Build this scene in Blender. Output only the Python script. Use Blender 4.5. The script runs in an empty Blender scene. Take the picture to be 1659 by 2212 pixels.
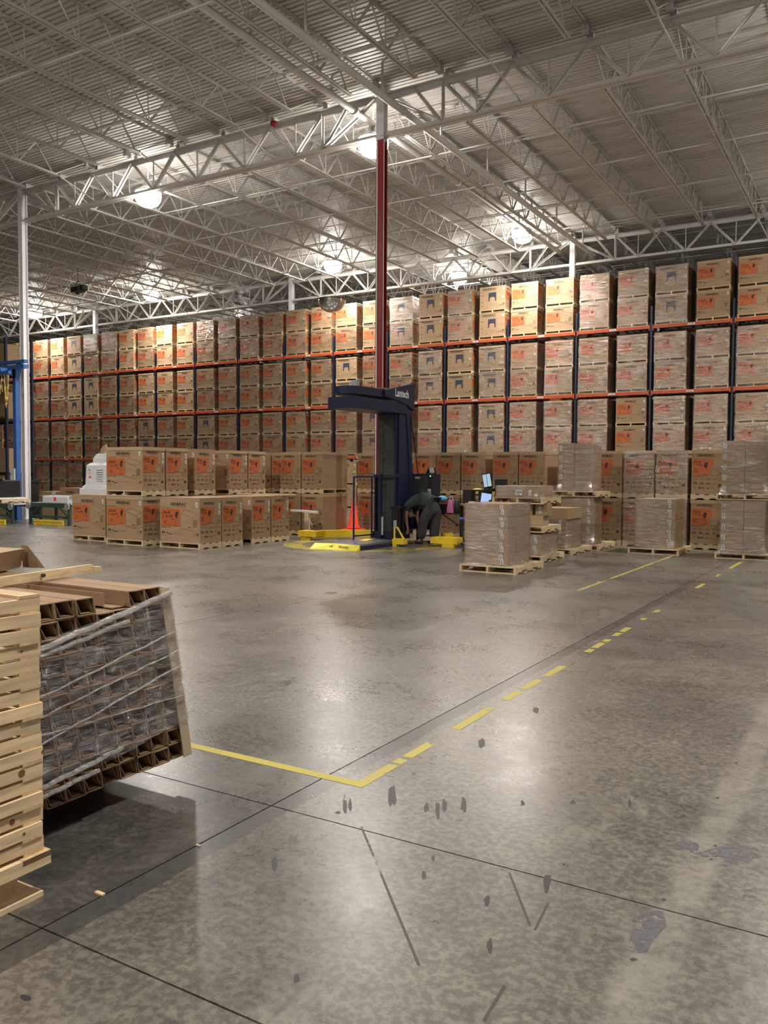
import bpy, math, random
from mathutils import Matrix, Vector
random.seed(7)
C = bpy.context.scene.collection
S = bpy.context.scene
# ------------------------------------------------------------------ camera
YAW, PITCH, ROLL, FPX, EYE = 0.53978, 0.04498, -0.00584, 1808.0, 1.6
_f = Vector((-math.sin(YAW), math.cos(YAW), 0)); _r = Vector((math.cos(YAW), math.sin(YAW), 0)); _d = Vector((0, 0, -1))
_f2 = _f*math.cos(PITCH) + _d*math.sin(PITCH); _d2 = _d*math.cos(PITCH) - _f*math.sin(PITCH)
_r3 = _r*math.cos(ROLL) + _d2*math.sin(ROLL); _d3 = _d2*math.cos(ROLL) - _r*math.sin(ROLL)
cd = bpy.data.cameras.new('camera'); cam = bpy.data.objects.new('camera', cd); C.objects.link(cam)
rot = Matrix((_r3, -_d3, -_f2)).transposed()
cam.matrix_world = Matrix.Translation((0, 0, EYE)) @ rot.to_4x4()
cd.sensor_fit = 'VERTICAL'; cd.sensor_height = 36.0; cd.lens = FPX*36.0/2212.0
cd.clip_start = 0.05; cd.clip_end = 300
S.camera = cam
# ------------------------------------------------------------------ world and exposure
w = bpy.data.worlds.new('world'); S.world = w; w.use_nodes = True
w.node_tree.nodes['Background'].inputs[0].default_value = (0.5, 0.5, 0.55, 1)
w.node_tree.nodes['Background'].inputs[1].default_value = 0.0
S.view_settings.view_transform = 'Standard'; S.view_settings.look = 'None'
S.view_settings.gamma = 1.0; S.view_settings.use_curve_mapping = False
S.view_settings.exposure = 0.25
S.cycles.use_adaptive_sampling = True; S.cycles.adaptive_threshold = 0.03; S.cycles.diffuse_bounces = 3; S.cycles.glossy_bounces = 2; S.cycles.max_bounces = 8; S.cycles.transparent_max_bounces = 8
S.cycles.sample_clamp_indirect = 4.0; S.cycles.use_denoising = True
LAMP_DOWN, LAMP_UP = 320.0, 30.0
LAMP_COLOR = (1.0, 0.945, 0.87)
# lamp x, y : the rows seen in the picture and the rows that go on beyond it
LAMPS = [(-11.75, 18.95), (-20.0, 18.95), (0.2, 18.6),
         (-12.3, 30.8), (-21.35, 31.1), (-33.0, 31.4), (-42.6, 31.6), (0.2, 29.5),
         (-17.4, 35.8), (-36, 42),
         (-11.8, 4.5), (0.2, 4.0), (-20.0, 4.5), (0.2, -7), (-11.8, -7)]
LAMP_Z = 10.35
R_ = math.radians
# ------------------------------------------------------------------ helpers
class MB:
    def __init__(s): s.v = []; s.f = []; s.m = []
    def quad(s, a, b, c, d, m=0):
        n = len(s.v); s.v += [tuple(a), tuple(b), tuple(c), tuple(d)]; s.f.append((n, n+1, n+2, n+3)); s.m.append(m); return s
    def poly(s, pts, m=0):
        n = len(s.v); s.v += [tuple(p) for p in pts]; s.f.append(tuple(range(n, n+len(pts)))); s.m.append(m); return s
    def box(s, x0, x1, y0, y1, z0, z1, m=0):
        n = len(s.v)
        s.v += [(x, y, z) for z in (z0, z1) for x, y in ((x0, y0), (x1, y0), (x1, y1), (x0, y1))]
        for q in ((0, 3, 2, 1), (4, 5, 6, 7), (0, 1, 5, 4), (1, 2, 6, 5), (2, 3, 7, 6), (3, 0, 4, 7)):
            s.f.append(tuple(n+i for i in q)); s.m.append(m)
        return s
    def bevbox(s, x0, x1, y0, y1, z0, z1, b, m=0):
        # box whose vertical edges and top are chamfered
        P = [(x0+b, y0), (x1-b, y0), (x1, y0+b), (x1, y1-b), (x1-b, y1), (x0+b, y1), (x0, y1-b), (x0, y0+b)]
        Q = [(x0+b*1.5, y0+b*.6), (x1-b*1.5, y0+b*.6), (x1-b*.6, y0+b*1.5), (x1-b*.6, y1-b*1.5), (x1-b*1.5, y1-b*.6), (x0+b*1.5, y1-b*.6), (x0+b*.6, y1-b*1.5), (x0+b*.6, y0+b*1.5)]
        s.loft([[(x, y, z0) for x, y in P], [(x, y, z1-b) for x, y in P], [(x, y, z1) for x, y in Q]], m); return s
    def loft(s, rings, m=0, caps=True, close=True):
        n = len(s.v); k = len(rings[0])
        for r in rings: s.v += [tuple(p) for p in r]
        for i in range(len(rings)-1):
            for j in range(k if close else k-1):
                a = n+i*k+j; b = n+i*k+(j+1) % k
                s.f.append((a, b, b+k, a+k)); s.m.append(m)
        if caps:
            s.f.append(tuple(n+j for j in reversed(range(k)))); s.m.append(m)
            s.f.append(tuple(n+(len(rings)-1)*k+j for j in range(k))); s.m.append(m)
        return s
    def prism(s, pts, h, m=0, axis='z', o=0.0):
        def P(a, b, c): return {'z': (a, b, c), 'y': (a, c, b), 'x': (c, a, b)}[axis]
        return s.loft([[P(a, b, o) for a, b in pts], [P(a, b, o+h) for a, b in pts]], m)
    def tube(s, p0, p1, r, n=8, m=0, r1=None, caps=True):
        p0 = Vector(p0); p1 = Vector(p1); d = (p1-p0).normalized()
        u = d.orthogonal().normalized(); w_ = d.cross(u); r1 = r if r1 is None else r1
        R = [[p+(u*math.cos(a)+w_*math.sin(a))*rr for a in [2*math.pi*i/n for i in range(n)]] for p, rr in ((p0, r), (p1, r1))]
        return s.loft(R, m, caps)
    def path(s, pts, r, n=6, m=0):
        for a, b in zip(pts[:-1], pts[1:]): s.tube(a, b, r, n, m)
        return s
    def bar(s, p0, p1, wd, h, m=0, up=(0, 0, 1)):
        p0 = Vector(p0); p1 = Vector(p1); d = (p1-p0).normalized(); up = Vector(up)
        if abs(d.dot(up)) > .95: up = Vector((1, 0, 0))
        u = d.cross(up).normalized(); v = u.cross(d).normalized()
        R = [[p+u*a*wd/2+v*b*h/2 for a, b in ((-1, -1), (1, -1), (1, 1), (-1, 1))] for p in (p0, p1)]
        return s.loft(R, m)
    def lathe(s, prof, c=(0, 0, 0), n=16, m=0, caps=True):
        return s.loft([[(c[0]+r*math.cos(2*math.pi*i/n), c[1]+r*math.sin(2*math.pi*i/n), c[2]+z) for i in range(n)] for r, z in prof], m, caps)
    def xf(s, M):
        s.v = [tuple(M @ Vector(p)) for p in s.v]; return s
    def add(s, o, m=None):
        n = len(s.v); s.v += o.v; s.f += [tuple(i+n for i in f) for f in o.f]; s.m += (o.m if m is None else [m]*len(o.f)); return s
    def mesh(s, name, mats, smooth=False):
        me = bpy.data.meshes.new(name); me.from_pydata(s.v, [], s.f)
        for t in (mats if isinstance(mats, (list, tuple)) else [mats]): me.materials.append(t)
        me.polygons.foreach_set('material_index', s.m)
        if smooth: me.polygons.foreach_set('use_smooth', [True]*len(s.f))
        me.update(); return me
    def build(s, name, mats, parent=None, smooth=False, loc=None):
        return obj(name, s.mesh(name, mats, smooth), parent, loc)
def obj(name, data, parent=None, loc=None, rz=0.0):
    o = bpy.data.objects.new(name, data); C.objects.link(o)
    if parent is not None: o.parent = parent
    if loc is not None: o.location = loc
    if rz: o.rotation_euler = (0, 0, rz)
    return o
def tag(o, label=None, cat=None, group=None, kind=None):
    if label: o['label'] = label
    if cat: o['category'] = cat
    if group: o['group'] = group
    if kind: o['kind'] = kind
    return o
def thing(name, label, cat, loc=(0, 0, 0), rz=0.0, group=None):
    return tag(obj(name, None, None, loc, rz), label, cat, group)
def dup(root, loc=None, rz=None, label=None, parent=None):
    r = root.copy(); C.objects.link(r)
    if parent is not None: r.parent = parent
    if loc is not None: r.location = loc
    if rz is not None: r.rotation_euler = (0, 0, rz)
    if label: r['label'] = label
    for ch in root.children: dup(ch, parent=r)
    return r
ORD = ['zeroth', 'first', 'second', 'third', 'fourth', 'fifth', 'sixth', 'seventh', 'eighth', 'ninth', 'tenth', 'eleventh', 'twelfth', 'thirteenth', 'fourteenth', 'fifteenth', 'sixteenth', 'seventeenth', 'eighteenth', 'nineteenth', 'twentieth', 'twenty-first', 'twenty-second', 'twenty-third', 'twenty-fourth', 'twenty-fifth', 'twenty-sixth', 'twenty-seventh', 'twenty-eighth', 'twenty-ninth', 'thirtieth', 'thirty-first']
_tc = {}
def text(s, size, bold=0.0):
    """outline text as flat polygons, origin at its left baseline; returns (verts, faces, width)"""
    k = (s, bold)
    if k not in _tc:
        cu = bpy.data.curves.new('t', 'FONT'); cu.body = s; cu.size = 1.0; cu.offset = bold; cu.resolution_u = 2; cu.fill_mode = 'FRONT'
        o = bpy.data.objects.new('t', cu); C.objects.link(o); dg = bpy.context.evaluated_depsgraph_get(); dg.update()
        me = bpy.data.meshes.new_from_object(o.evaluated_get(dg))
        v = [tuple(p.co) for p in me.vertices]; f = [tuple(p.vertices) for p in me.polygons]
        bpy.data.objects.remove(o); bpy.data.curves.remove(cu); bpy.data.meshes.remove(me)
        _tc[k] = (v, f, min(p[0] for p in v), max(p[0] for p in v))
    return _tc[k]
# ------------------------------------------------------------------ materials
def mat(name, col, rough=.6, metal=0.0, var=0.0, scale=6.0, stretch=(1, 1, 1), bump=0.0, col2=None, objvar=0.0, emit=None, spec=None, world=False, detail=5):
    m = bpy.data.materials.new(name); m.use_nodes = True; N = m.node_tree.nodes; L = m.node_tree.links
    b = N['Principled BSDF']; b.inputs['Base Color'].default_value = (*col, 1); b.inputs['Roughness'].default_value = rough; b.inputs['Metallic'].default_value = metal
    if spec is not None: b.inputs['Specular IOR Level'].default_value = spec
    out = None
    if var or bump or col2:
        mp = N.new('ShaderNodeMapping'); mp.inputs['Scale'].default_value = stretch
        if world: g = N.new('ShaderNodeNewGeometry'); L.new(g.outputs['Position'], mp.inputs[0])
        else: g = N.new('ShaderNodeTexCoord'); L.new(g.outputs['Object'], mp.inputs[0])
        if objvar:
            oi0 = N.new('ShaderNodeObjectInfo'); L.new(oi0.outputs['Random'], mp.inputs['Location'])
        n = N.new('ShaderNodeTexNoise'); n.inputs['Scale'].default_value = scale; n.inputs['Detail'].default_value = detail; L.new(mp.outputs[0], n.inputs[0])
        r = N.new('ShaderNodeValToRGB'); r.color_ramp.elements[0].position = .3; r.color_ramp.elements[1].position = .72
        c2 = col2 or tuple(c*(1+var) for c in col); c1 = col if col2 else tuple(c*(1-var) for c in col)
        r.color_ramp.elements[0].color = (*c1, 1); r.color_ramp.elements[1].color = (*c2, 1)
        L.new(n.outputs[0], r.inputs[0]); out = r.outputs[0]
        if bump:
            bp = N.new('ShaderNodeBump'); bp.inputs['Strength'].default_value = bump; bp.inputs['Distance'].default_value = .01
            L.new(n.outputs[0], bp.inputs['Height']); L.new(bp.outputs[0], b.inputs['Normal'])
    if objvar:
        oi = N.new('ShaderNodeObjectInfo'); mr = N.new('ShaderNodeMapRange'); mr.inputs[3].default_value = 1-objvar; mr.inputs[4].default_value = 1+objvar
        L.new(oi.outputs['Random'], mr.inputs[0]); hs = N.new('ShaderNodeHueSaturation'); L.new(mr.outputs[0], hs.inputs['Value'])
        if out: L.new(out, hs.inputs['Color'])
        else: hs.inputs['Color'].default_value = (*col, 1)
        out = hs.outputs[0]
    if out: L.new(out, b.inputs['Base Color'])
    if emit: b.inputs['Emission Color'].default_value = (*emit[0], 1); b.inputs['Emission Strength'].default_value = emit[1]
    return m
kraft = mat('kraft_cardboard', (.36, .238, .132), .72, var=.07, scale=3, stretch=(1, 1, 4), objvar=.08)
kraft_tube = mat('kraft_channel', (.33, .215, .125), .75, var=.07, scale=3, objvar=.08)
kraft_shade = mat('kraft_cardboard_gap_shade', (.15, .095, .055), .75, var=.08, scale=3, objvar=.06)  # darkened kraft: shade of the rack gaps put into the rear cartons' colour
board_pale = mat('pale_board', (.56, .44, .30), .7, var=.06, scale=4)
kraft_tray = mat('kraft_tray', (.43, .30, .175), .72, var=.05, scale=4, objvar=.04)
orange_ink = mat('orange_ink', (.47, .115, .03), .6, objvar=.05)
dark_ink = mat('dark_ink', (.045, .03, .022), .65)
brown_ink = mat('faint_brown_ink', (.17, .105, .06), .7)
navy_ink = mat('navy_ink', (.03, .035, .055), .6)
paper = mat('white_paper', (.75, .75, .74), .5)
pine_d = mat('pine_wood', (.80, .61, .37), .6, var=.24, scale=5, stretch=(7, .7, 7), bump=.12, objvar=.08)
pine_x = mat('pine_wood_cross', (.70, .50, .28), .6, var=.2, scale=5, stretch=(.7, 7, 7), bump=.12, objvar=.08)
knot_m = mat('wood_knot', (.22, .10, .04), .6)
pal_w = mat('pallet_wood', (.66, .51, .31), .65, var=.16, scale=3, stretch=(1, 1, 6), objvar=.08)
steel_w = mat('white_painted_steel', (.62, .60, .57), .5, var=.05, scale=2)
steel_roof = mat('grey_primed_joist_steel', (.50, .485, .455), .5, var=.10, scale=1.5, world=True)
deck_m = mat('roof_deck_steel', (.52, .50, .465), .48, var=.06, scale=.7, world=True)
col_white = mat('column_white_paint', (.88, .87, .88), .35, var=.04, scale=2)
col_red = mat('column_red_paint', (.30, .018, .02), .38, var=.12, scale=3)
navy = mat('navy_paint', (.012, .017, .05), .38, var=.15, scale=3)
rack_blue = mat('rack_blue', (.012, .02, .05), .42, var=.1, scale=3)
rack_orange = mat('rack_orange', (.45, .075, .02), .42, var=.1, scale=3)
yellow = mat('safety_yellow', (.80, .56, .03), .4, var=.1, scale=5)
yellow_lt = mat('ramp_yellow', (.88, .78, .06), .4, var=.06, scale=8)
greengrey = mat('mast_cover_green_grey', (.045, .055, .048), .45, var=.1, scale=3)
black = mat('black_plastic', (.012, .012, .013), .45)
blackm = mat('black_metal', (.02, .02, .022), .3, .3)
grey_plate = mat('worn_base_plate', (.11, .11, .125), .42, var=.4, scale=5, stretch=(1, 4, 1))
conv_green = mat('conveyor_green', (.035, .075, .06), .45, var=.1, scale=3)
galv = mat('galvanised', (.52, .53, .55), .35, .6, var=.1, scale=4)
alu = mat('aluminium', (.8, .8, .8), .25, .9)
crane_blue = mat('crane_blue', (.045, .13, .38), .4, var=.08, scale=3)
rope_m = mat('yellow_hose', (.62, .47, .14), .5)
white_p = mat('white_plastic', (.82, .82, .84), .35, var=.03, scale=3)
red_cone = mat('cone_orange', (.95, .09, .03), .4, var=.05, scale=5)
blue_p = mat('blue_plastic', (.03, .07, .42), .4)
cyan_p = mat('cyan_cloth', (.12, .45, .75), .6, var=.2, scale=12)
pink_p = mat('pink_plastic', (.68, .22, .45), .4, var=.15, scale=10)
lime = mat('lime_plastic', (.45, .85, .08), .4)
screen = mat('screen_glow', (.05, .05, .06), .2, emit=((.35, .5, .6), .9))
screen2 = mat('laptop_glow', (.05, .05, .06), .2, emit=((.38, .52, .85), .9))
led = mat('green_led', (.05, .3, .1), .3, emit=((.1, 1, .4), 3))
shirt_m = mat('dark_green_cotton', (.028, .045, .042), .85, var=.15, scale=20, bump=.1)
trous_m = mat('charcoal_trousers', (.045, .045, .05), .85, var=.15, scale=18, bump=.1)
skin_m = mat('skin', (.45, .25, .17), .5, var=.06, scale=10)
shoe_m = mat('dark_leather', (.02, .016, .014), .5)
hair_m = mat('dark_hair', (.02, .014, .01), .6)
mirror_m = mat('mirror_dome', (.75, .75, .74), .04, 1.0)
lens_m = mat('lamp_lens', (1, 1, 1), .4, emit=((1, .95, .88), 105))
sub_m = mat('sub_base_dark', (.03, .03, .03), .9)
wall_m = mat('painted_wall', (.45, .44, .42), .7, var=.04, scale=1)
wood_dk = mat('old_board', (.30, .21, .13), .7, var=.15, scale=4, stretch=(1, 1, 6))

def film(name, amt=.04, streak=.62, st=(1.5, 1.5, 9), sc=1.9, tint=(.95, .93, .92), bstr=1.0, rg=.11, dif=.04, bd=.021):
    m = bpy.data.materials.new(name); m.use_nodes = True; N = m.node_tree.nodes; L = m.node_tree.links; N.clear()
    tc = N.new('ShaderNodeTexCoord'); mp = N.new('ShaderNodeMapping'); mp.inputs['Scale'].default_value = st; L.new(tc.outputs['Object'], mp.inputs[0])
    oi = N.new('ShaderNodeObjectInfo'); ml = N.new('ShaderNodeMath'); ml.operation = 'MULTIPLY'; ml.inputs[1].default_value = 37; L.new(oi.outputs['Random'], ml.inputs[0]); L.new(ml.outputs[0], mp.inputs['Location'])
    n = N.new('ShaderNodeTexNoise'); n.inputs['Scale'].default_value = sc; n.inputs['Detail'].default_value = 6; n.inputs['Roughness'].default_value = .65; n.inputs['Distortion'].default_value = .6; L.new(mp.outputs[0], n.inputs[0])
    r = N.new('ShaderNodeValToRGB'); e = r.color_ramp.elements; e[0].position = .42; e[0].color = (amt,)*3+(1,); e[1].position = .75; e[1].color = (streak,)*3+(1,); L.new(n.outputs[0], r.inputs[0])
    bp = N.new('ShaderNodeBump'); bp.inputs['Strength'].default_value = bstr; bp.inputs['Distance'].default_value = bd; L.new(n.outputs[0], bp.inputs['Height'])
    tr = N.new('ShaderNodeBsdfTransparent'); tr.inputs[0].default_value = (.94, .93, .92, 1)
    gl = N.new('ShaderNodeBsdfGlossy'); gl.inputs['Roughness'].default_value = rg; gl.inputs[0].default_value = (*tint, 1); L.new(bp.outputs[0], gl.inputs['Normal'])
    df = N.new('ShaderNodeBsdfDiffuse'); df.inputs[0].default_value = (.78, .76, .75, 1); L.new(bp.outputs[0], df.inputs['Normal'])
    m1 = N.new('ShaderNodeMixShader'); m1.inputs[0].default_value = dif; L.new(gl.outputs[0], m1.inputs[1]); L.new(df.outputs[0], m1.inputs[2])
    m2 = N.new('ShaderNodeMixShader'); L.new(r.outputs[0], m2.inputs[0]); L.new(tr.outputs[0], m2.inputs[1]); L.new(m1.outputs[0], m2.inputs[2])
    o = N.new('ShaderNodeOutputMaterial'); L.new(m2.outputs[0], o.inputs[0]); return m
film_rack = film('stretch_film_rack')
film_load = film('stretch_film_load', .08, .8, (1.6, 1.6, 10), 2.4, rg=.12, dif=.08, bd=.035)
film_tube = film('stretch_film_dark_bundle', .05, .8, (3, 4.0, 34), 3.2, tint=(.85,.87,.92), bstr=1.0, rg=.08, dif=.05, bd=.013)
film_roll = film('stretch_film_rolled_edge', .45, .95, (3, 3, 60), 4, bstr=1.0, rg=.15, dif=.5, bd=.008)

def concrete():
    m = bpy.data.materials.new('polished_concrete'); m.use_nodes = True; N = m.node_tree.nodes; L = m.node_tree.links; b = N['Principled BSDF']
    g = N.new('ShaderNodeNewGeometry')
    def noise(sc, det=6, ro=.6, st=(1, 1, 1), dist=0.0):
        mp = N.new('ShaderNodeMapping'); mp.inputs['Scale'].default_value = st; L.new(g.outputs['Position'], mp.inputs[0])
        n = N.new('ShaderNodeTexNoise'); n.inputs['Scale'].default_value = sc; n.inputs['Detail'].default_value = det; n.inputs['Roughness'].default_value = ro; n.inputs['Distortion'].default_value = dist
        L.new(mp.outputs[0], n.inputs[0]); return n.outputs[0]
    def ramp(src, p0, c0, p1, c1):
        r = N.new('ShaderNodeValToRGB'); e = r.color_ramp.elements; e[0].position = p0; e[0].color = (*c0, 1); e[1].position = p1; e[1].color = (*c1, 1); L.new(src, r.inputs[0]); return r.outputs[0]
    def mix(f, a, b_, mode='MIX'):
        x = N.new('ShaderNodeMix'); x.data_type = 'RGBA'; x.blend_type = mode
        if hasattr(f, 'node'): L.new(f, x.inputs[0])
        else: x.inputs[0].default_value = f
        for s_, i in ((a, 6), (b_, 7)):
            if hasattr(s_, 'node'): L.new(s_, x.inputs[i])
            else: x.inputs[i].default_value = (*s_, 1)
        return x.outputs[2]
    base = ramp(noise(.55, 5, .6), .3, (.098, .093, .085), .7, (.205, .193, .172))
    fine = ramp(noise(7, 9, .8), .36, (.74, .74, .76), .64, (1.18, 1.16, 1.11))
    c = mix(1.0, base, fine, 'MULTIPLY')
    speck = ramp(noise(30, 3, .6), .44, (.72, .71, .70), .58, (1.28, 1.26, 1.2))
    c = mix(.9, c, mix(1.0, c, speck, 'MULTIPLY'))
    # pale scuffed patches and streaks
    c = mix(ramp(noise(1.6, 9, .8, (1, .55, 1), .4), .55, (0, 0, 0), .66, (.75, .75, .75)), c, (.25, .24, .21))
    # dirt and the bundle's cast shadow, painted together into the floor colour
    def dist_mask(cx, cy, r0, r1, sx=1.0, sy=1.0):
        s1 = N.new('ShaderNodeVectorMath'); s1.operation = 'SUBTRACT'; L.new(g.outputs['Position'], s1.inputs[0]); s1.inputs[1].default_value = (cx, cy, 0)
        s2 = N.new('ShaderNodeVectorMath'); s2.operation = 'MULTIPLY'; L.new(s1.outputs[0], s2.inputs[0]); s2.inputs[1].default_value = (sx, sy, 0)
        s3 = N.new('ShaderNodeVectorMath'); s3.operation = 'LENGTH'; L.new(s2.outputs[0], s3.inputs[0])
        mr = N.new('ShaderNodeMapRange'); L.new(s3.outputs['Value'], mr.inputs[0]); mr.inputs[1].default_value = r0; mr.inputs[2].default_value = r1; mr.inputs[3].default_value = 1; mr.inputs[4].default_value = 0
        return mr.outputs[0]
    def mul(a, b_):
        x = N.new('ShaderNodeMath'); x.operation = 'MULTIPLY'; L.new(a, x.inputs[0])
        if hasattr(b_, 'node'): L.new(b_, x.inputs[1])
        else: x.inputs[1].default_value = b_
        return x.outputs[0]
    # dark band beside the joint at x = -2.5, wandering edge
    sx = N.new('ShaderNodeSeparateXYZ'); L.new(g.outputs['Position'], sx.inputs[0])
    def m2(op, a, b_, c_=None):
        x = N.new('ShaderNodeMath'); x.operation = op
        for i, q in enumerate((a, b_, c_)):
            if q is None: continue
            if hasattr(q, 'node'): L.new(q, x.inputs[i])
            else: x.inputs[i].default_value = q
        return x.outputs[0]
    grime_shade = mul(mul(dist_mask(-3.0, 2.4, .7, 2.0), m2('LESS_THAN', sx.outputs[0], -2.5)), ramp(noise(3.2, 8, .8), .38, (1, 1, 1), .64, (.35, .35, .35)))
    c = mix(mul(grime_shade, .9), c, (.035, .034, .033))
    tan = mul(dist_mask(-6.6, 9.3, .3, 1.3, 1, .8), .45); c = mix(tan, c, (.26, .20, .14))
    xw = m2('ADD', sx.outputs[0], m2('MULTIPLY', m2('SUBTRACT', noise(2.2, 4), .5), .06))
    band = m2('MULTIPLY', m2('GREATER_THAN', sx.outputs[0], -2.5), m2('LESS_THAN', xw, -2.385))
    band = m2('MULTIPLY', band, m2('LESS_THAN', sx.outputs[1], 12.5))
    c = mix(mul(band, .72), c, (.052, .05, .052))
    # pale stripe at right (ground-off line) with grey paint scabs
    st = m2('ABSOLUTE', m2('ADD', xw, .62), 0); mr_ = N.new('ShaderNodeMapRange'); L.new(st, mr_.inputs[0]); mr_.inputs[1].default_value = .05; mr_.inputs[2].default_value = .10; mr_.inputs[3].default_value = 1; mr_.inputs[4].default_value = 0
    st = m2('MULTIPLY', mr_.outputs[0], ramp(noise(5, 8, .8), .35, (.1,)*3, .6, (1,)*3))
    c = mix(mul(st, .7), c, (.30, .285, .25))
    # scattered dark drips
    v = N.new('ShaderNodeTexVoronoi'); v.inputs['Scale'].default_value = 1.5; v.inputs['Randomness'].default_value = 1
    mp = N.new('ShaderNodeMapping'); mp.inputs['Scale'].default_value = (1.5, .9, 1); wn = N.new('ShaderNodeVectorMath'); wn.operation = 'ADD'
    nn = N.new('ShaderNodeTexNoise'); nn.inputs['Scale'].default_value = 9; L.new(g.outputs['Position'], nn.inputs[0])
    sc_ = N.new('ShaderNodeVectorMath'); sc_.operation = 'SCALE'; sc_.inputs['Scale'].default_value = .10; L.new(nn.outputs['Color'], sc_.inputs[0])
    L.new(g.outputs['Position'], wn.inputs[0]); L.new(sc_.outputs[0], wn.inputs[1]); L.new(wn.outputs[0], mp.inputs[0]); L.new(mp.outputs[0], v.inputs[0])
    spot = m2('LESS_THAN', v.outputs['Distance'], .045)
    c = mix(mul(spot, .0), c, (.07, .065, .06))
    # long tyre arcs: thin stretched noise
    c = mix(ramp(noise(1.2, 5, .7, (5, .25, 1), .3), .62, (0, 0, 0), .75, (.16, .16, .16)), c, (.13, .125, .12))
    L.new(c, b.inputs['Base Color'])
    rr = ramp(noise(1.1, 7, .7), .3, (.22,)*3, .72, (.36,)*3)
    rr2 = mix(.25, rr, ramp(noise(14, 6, .7), .4, (.26,)*3, .65, (.42,)*3)); L.new(rr2, b.inputs['Roughness'])
    b.inputs['Specular IOR Level'].default_value = .9
    bp = N.new('ShaderNodeBump'); bp.inputs['Strength'].default_value = .018; bp.inputs['Distance'].default_value = .01; L.new(noise(20, 5, .7), bp.inputs['Height']); L.new(bp.outputs[0], b.inputs['Normal'])
    return m
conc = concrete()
def paint(name, col, cut, sc=7):
    m = bpy.data.materials.new(name); m.use_nodes = True; N = m.node_tree.nodes; L = m.node_tree.links; b = N['Principled BSDF']
    b.inputs['Base Color'].default_value = (*col, 1); b.inputs['Roughness'].default_value = .45
    g = N.new('ShaderNodeNewGeometry'); n = N.new('ShaderNodeTexNoise'); n.inputs['Scale'].default_value = sc; n.inputs['Detail'].default_value = 9; n.inputs['Roughness'].default_value = .75; L.new(g.outputs['Position'], n.inputs[0])
    n2 = N.new('ShaderNodeTexNoise'); n2.inputs['Scale'].default_value = 1.3; n2.inputs['Detail'].default_value = 2; L.new(g.outputs['Position'], n2.inputs[0])
    a = N.new('ShaderNodeMath'); a.operation = 'ADD'; L.new(n.outputs[0], a.inputs[0]); L.new(n2.outputs[0], a.inputs[1])
    t = N.new('ShaderNodeMath'); t.operation = 'GREATER_THAN'; t.inputs[1].default_value = cut; L.new(a.outputs[0], t.inputs[0]); L.new(t.outputs[0], b.inputs['Alpha'])
    return m
pt_new = paint('yellow_line_paint', (.48, .40, .055), .74); pt_worn = paint('yellow_line_paint_worn', (.42, .36, .09), 1.10, 14); pt_mid = paint('yellow_line_paint_half', (.46, .38, .07), .86, 16)
pt_mid2 = paint('yellow_line_paint_thin', (.44, .37, .08), .90, 14)
stain_m = paint('dark_floor_stain', (.045, .042, .045), .80, 22); scab_m = paint('grey_paint_scab', (.10, .095, .11), 1.02, 16); scratch_m = paint('floor_scratch', (.06, .057, .055), .98, 16)
pt_ring = paint('yellow_ring_paint', (.36, .30, .06), .92, 5)

# ================================================================== SHELL
X0, X1, YB, YF, ZD = -60.0, 12.0, -12.0, 52.0, 11.42
fl = tag(MB().box(X0, X1, YB, YF, -.12, -.06).build('floor', sub_m), 'grey polished concrete warehouse floor of large slabs', None, None, 'structure')
xs = [X0]; x = -2.5-3.9*14
while x < X1-.5:
    xs.append(x); x += 3.9
xs.append(X1); ys = [YB, -7.2, -2.05, 1.85, 3.13, 8.3, 13.45, 18.6, 23.8, 29, 34, 39, 44, YF]
for i in range(len(xs)-1):
    for j in range(len(ys)-1):
        g = .004
        if xs[i+1]-xs[i] < .1: continue
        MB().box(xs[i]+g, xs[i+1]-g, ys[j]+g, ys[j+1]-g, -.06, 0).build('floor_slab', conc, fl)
tag(MB().box(X0, X1, YF, YF+.2, 0, 12).build('wall_back', wall_m), 'far pale warehouse wall behind the storage racks', None, None, 'structure')
tag(MB().box(X0-.2, X0, YB, YF, 0, 12).build('wall_left', wall_m), 'left warehouse wall', None, None, 'structure')
tag(MB().box(X1, X1+.2, YB, YF, 0, 12).build('wall_right', wall_m), 'right warehouse wall', None, None, 'structure')
tag(MB().box(X0, X1, YB-.2, YB, 0, 12).build('wall_front', wall_m), 'warehouse wall behind the viewer', None, None, 'structure')
# ribbed deck, ribs run along x
d = MB(); y = YB; prof = []
while y < YF:
    prof += [(y, ZD), (y+.09, ZD), (y+.105, ZD+.045), (y+.135, ZD+.045)]; y += .15
prof.append((y, ZD)); n0 = len(d.v)
for (yy, zz) in prof: d.v += [(X0, yy, zz), (X1, yy, zz)]
for i in range(len(prof)-1):
    d.f.append((n0+2*i, n0+2*i+1, n0+2*i+3, n0+2*i+2)); d.m.append(0)
d.box(X0, X1, YB, YF, ZD+.1, ZD+.2)
ceil = tag(d.build('ceiling', deck_m), 'grey ribbed steel roof deck on open web joists', None, None, 'structure')
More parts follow.
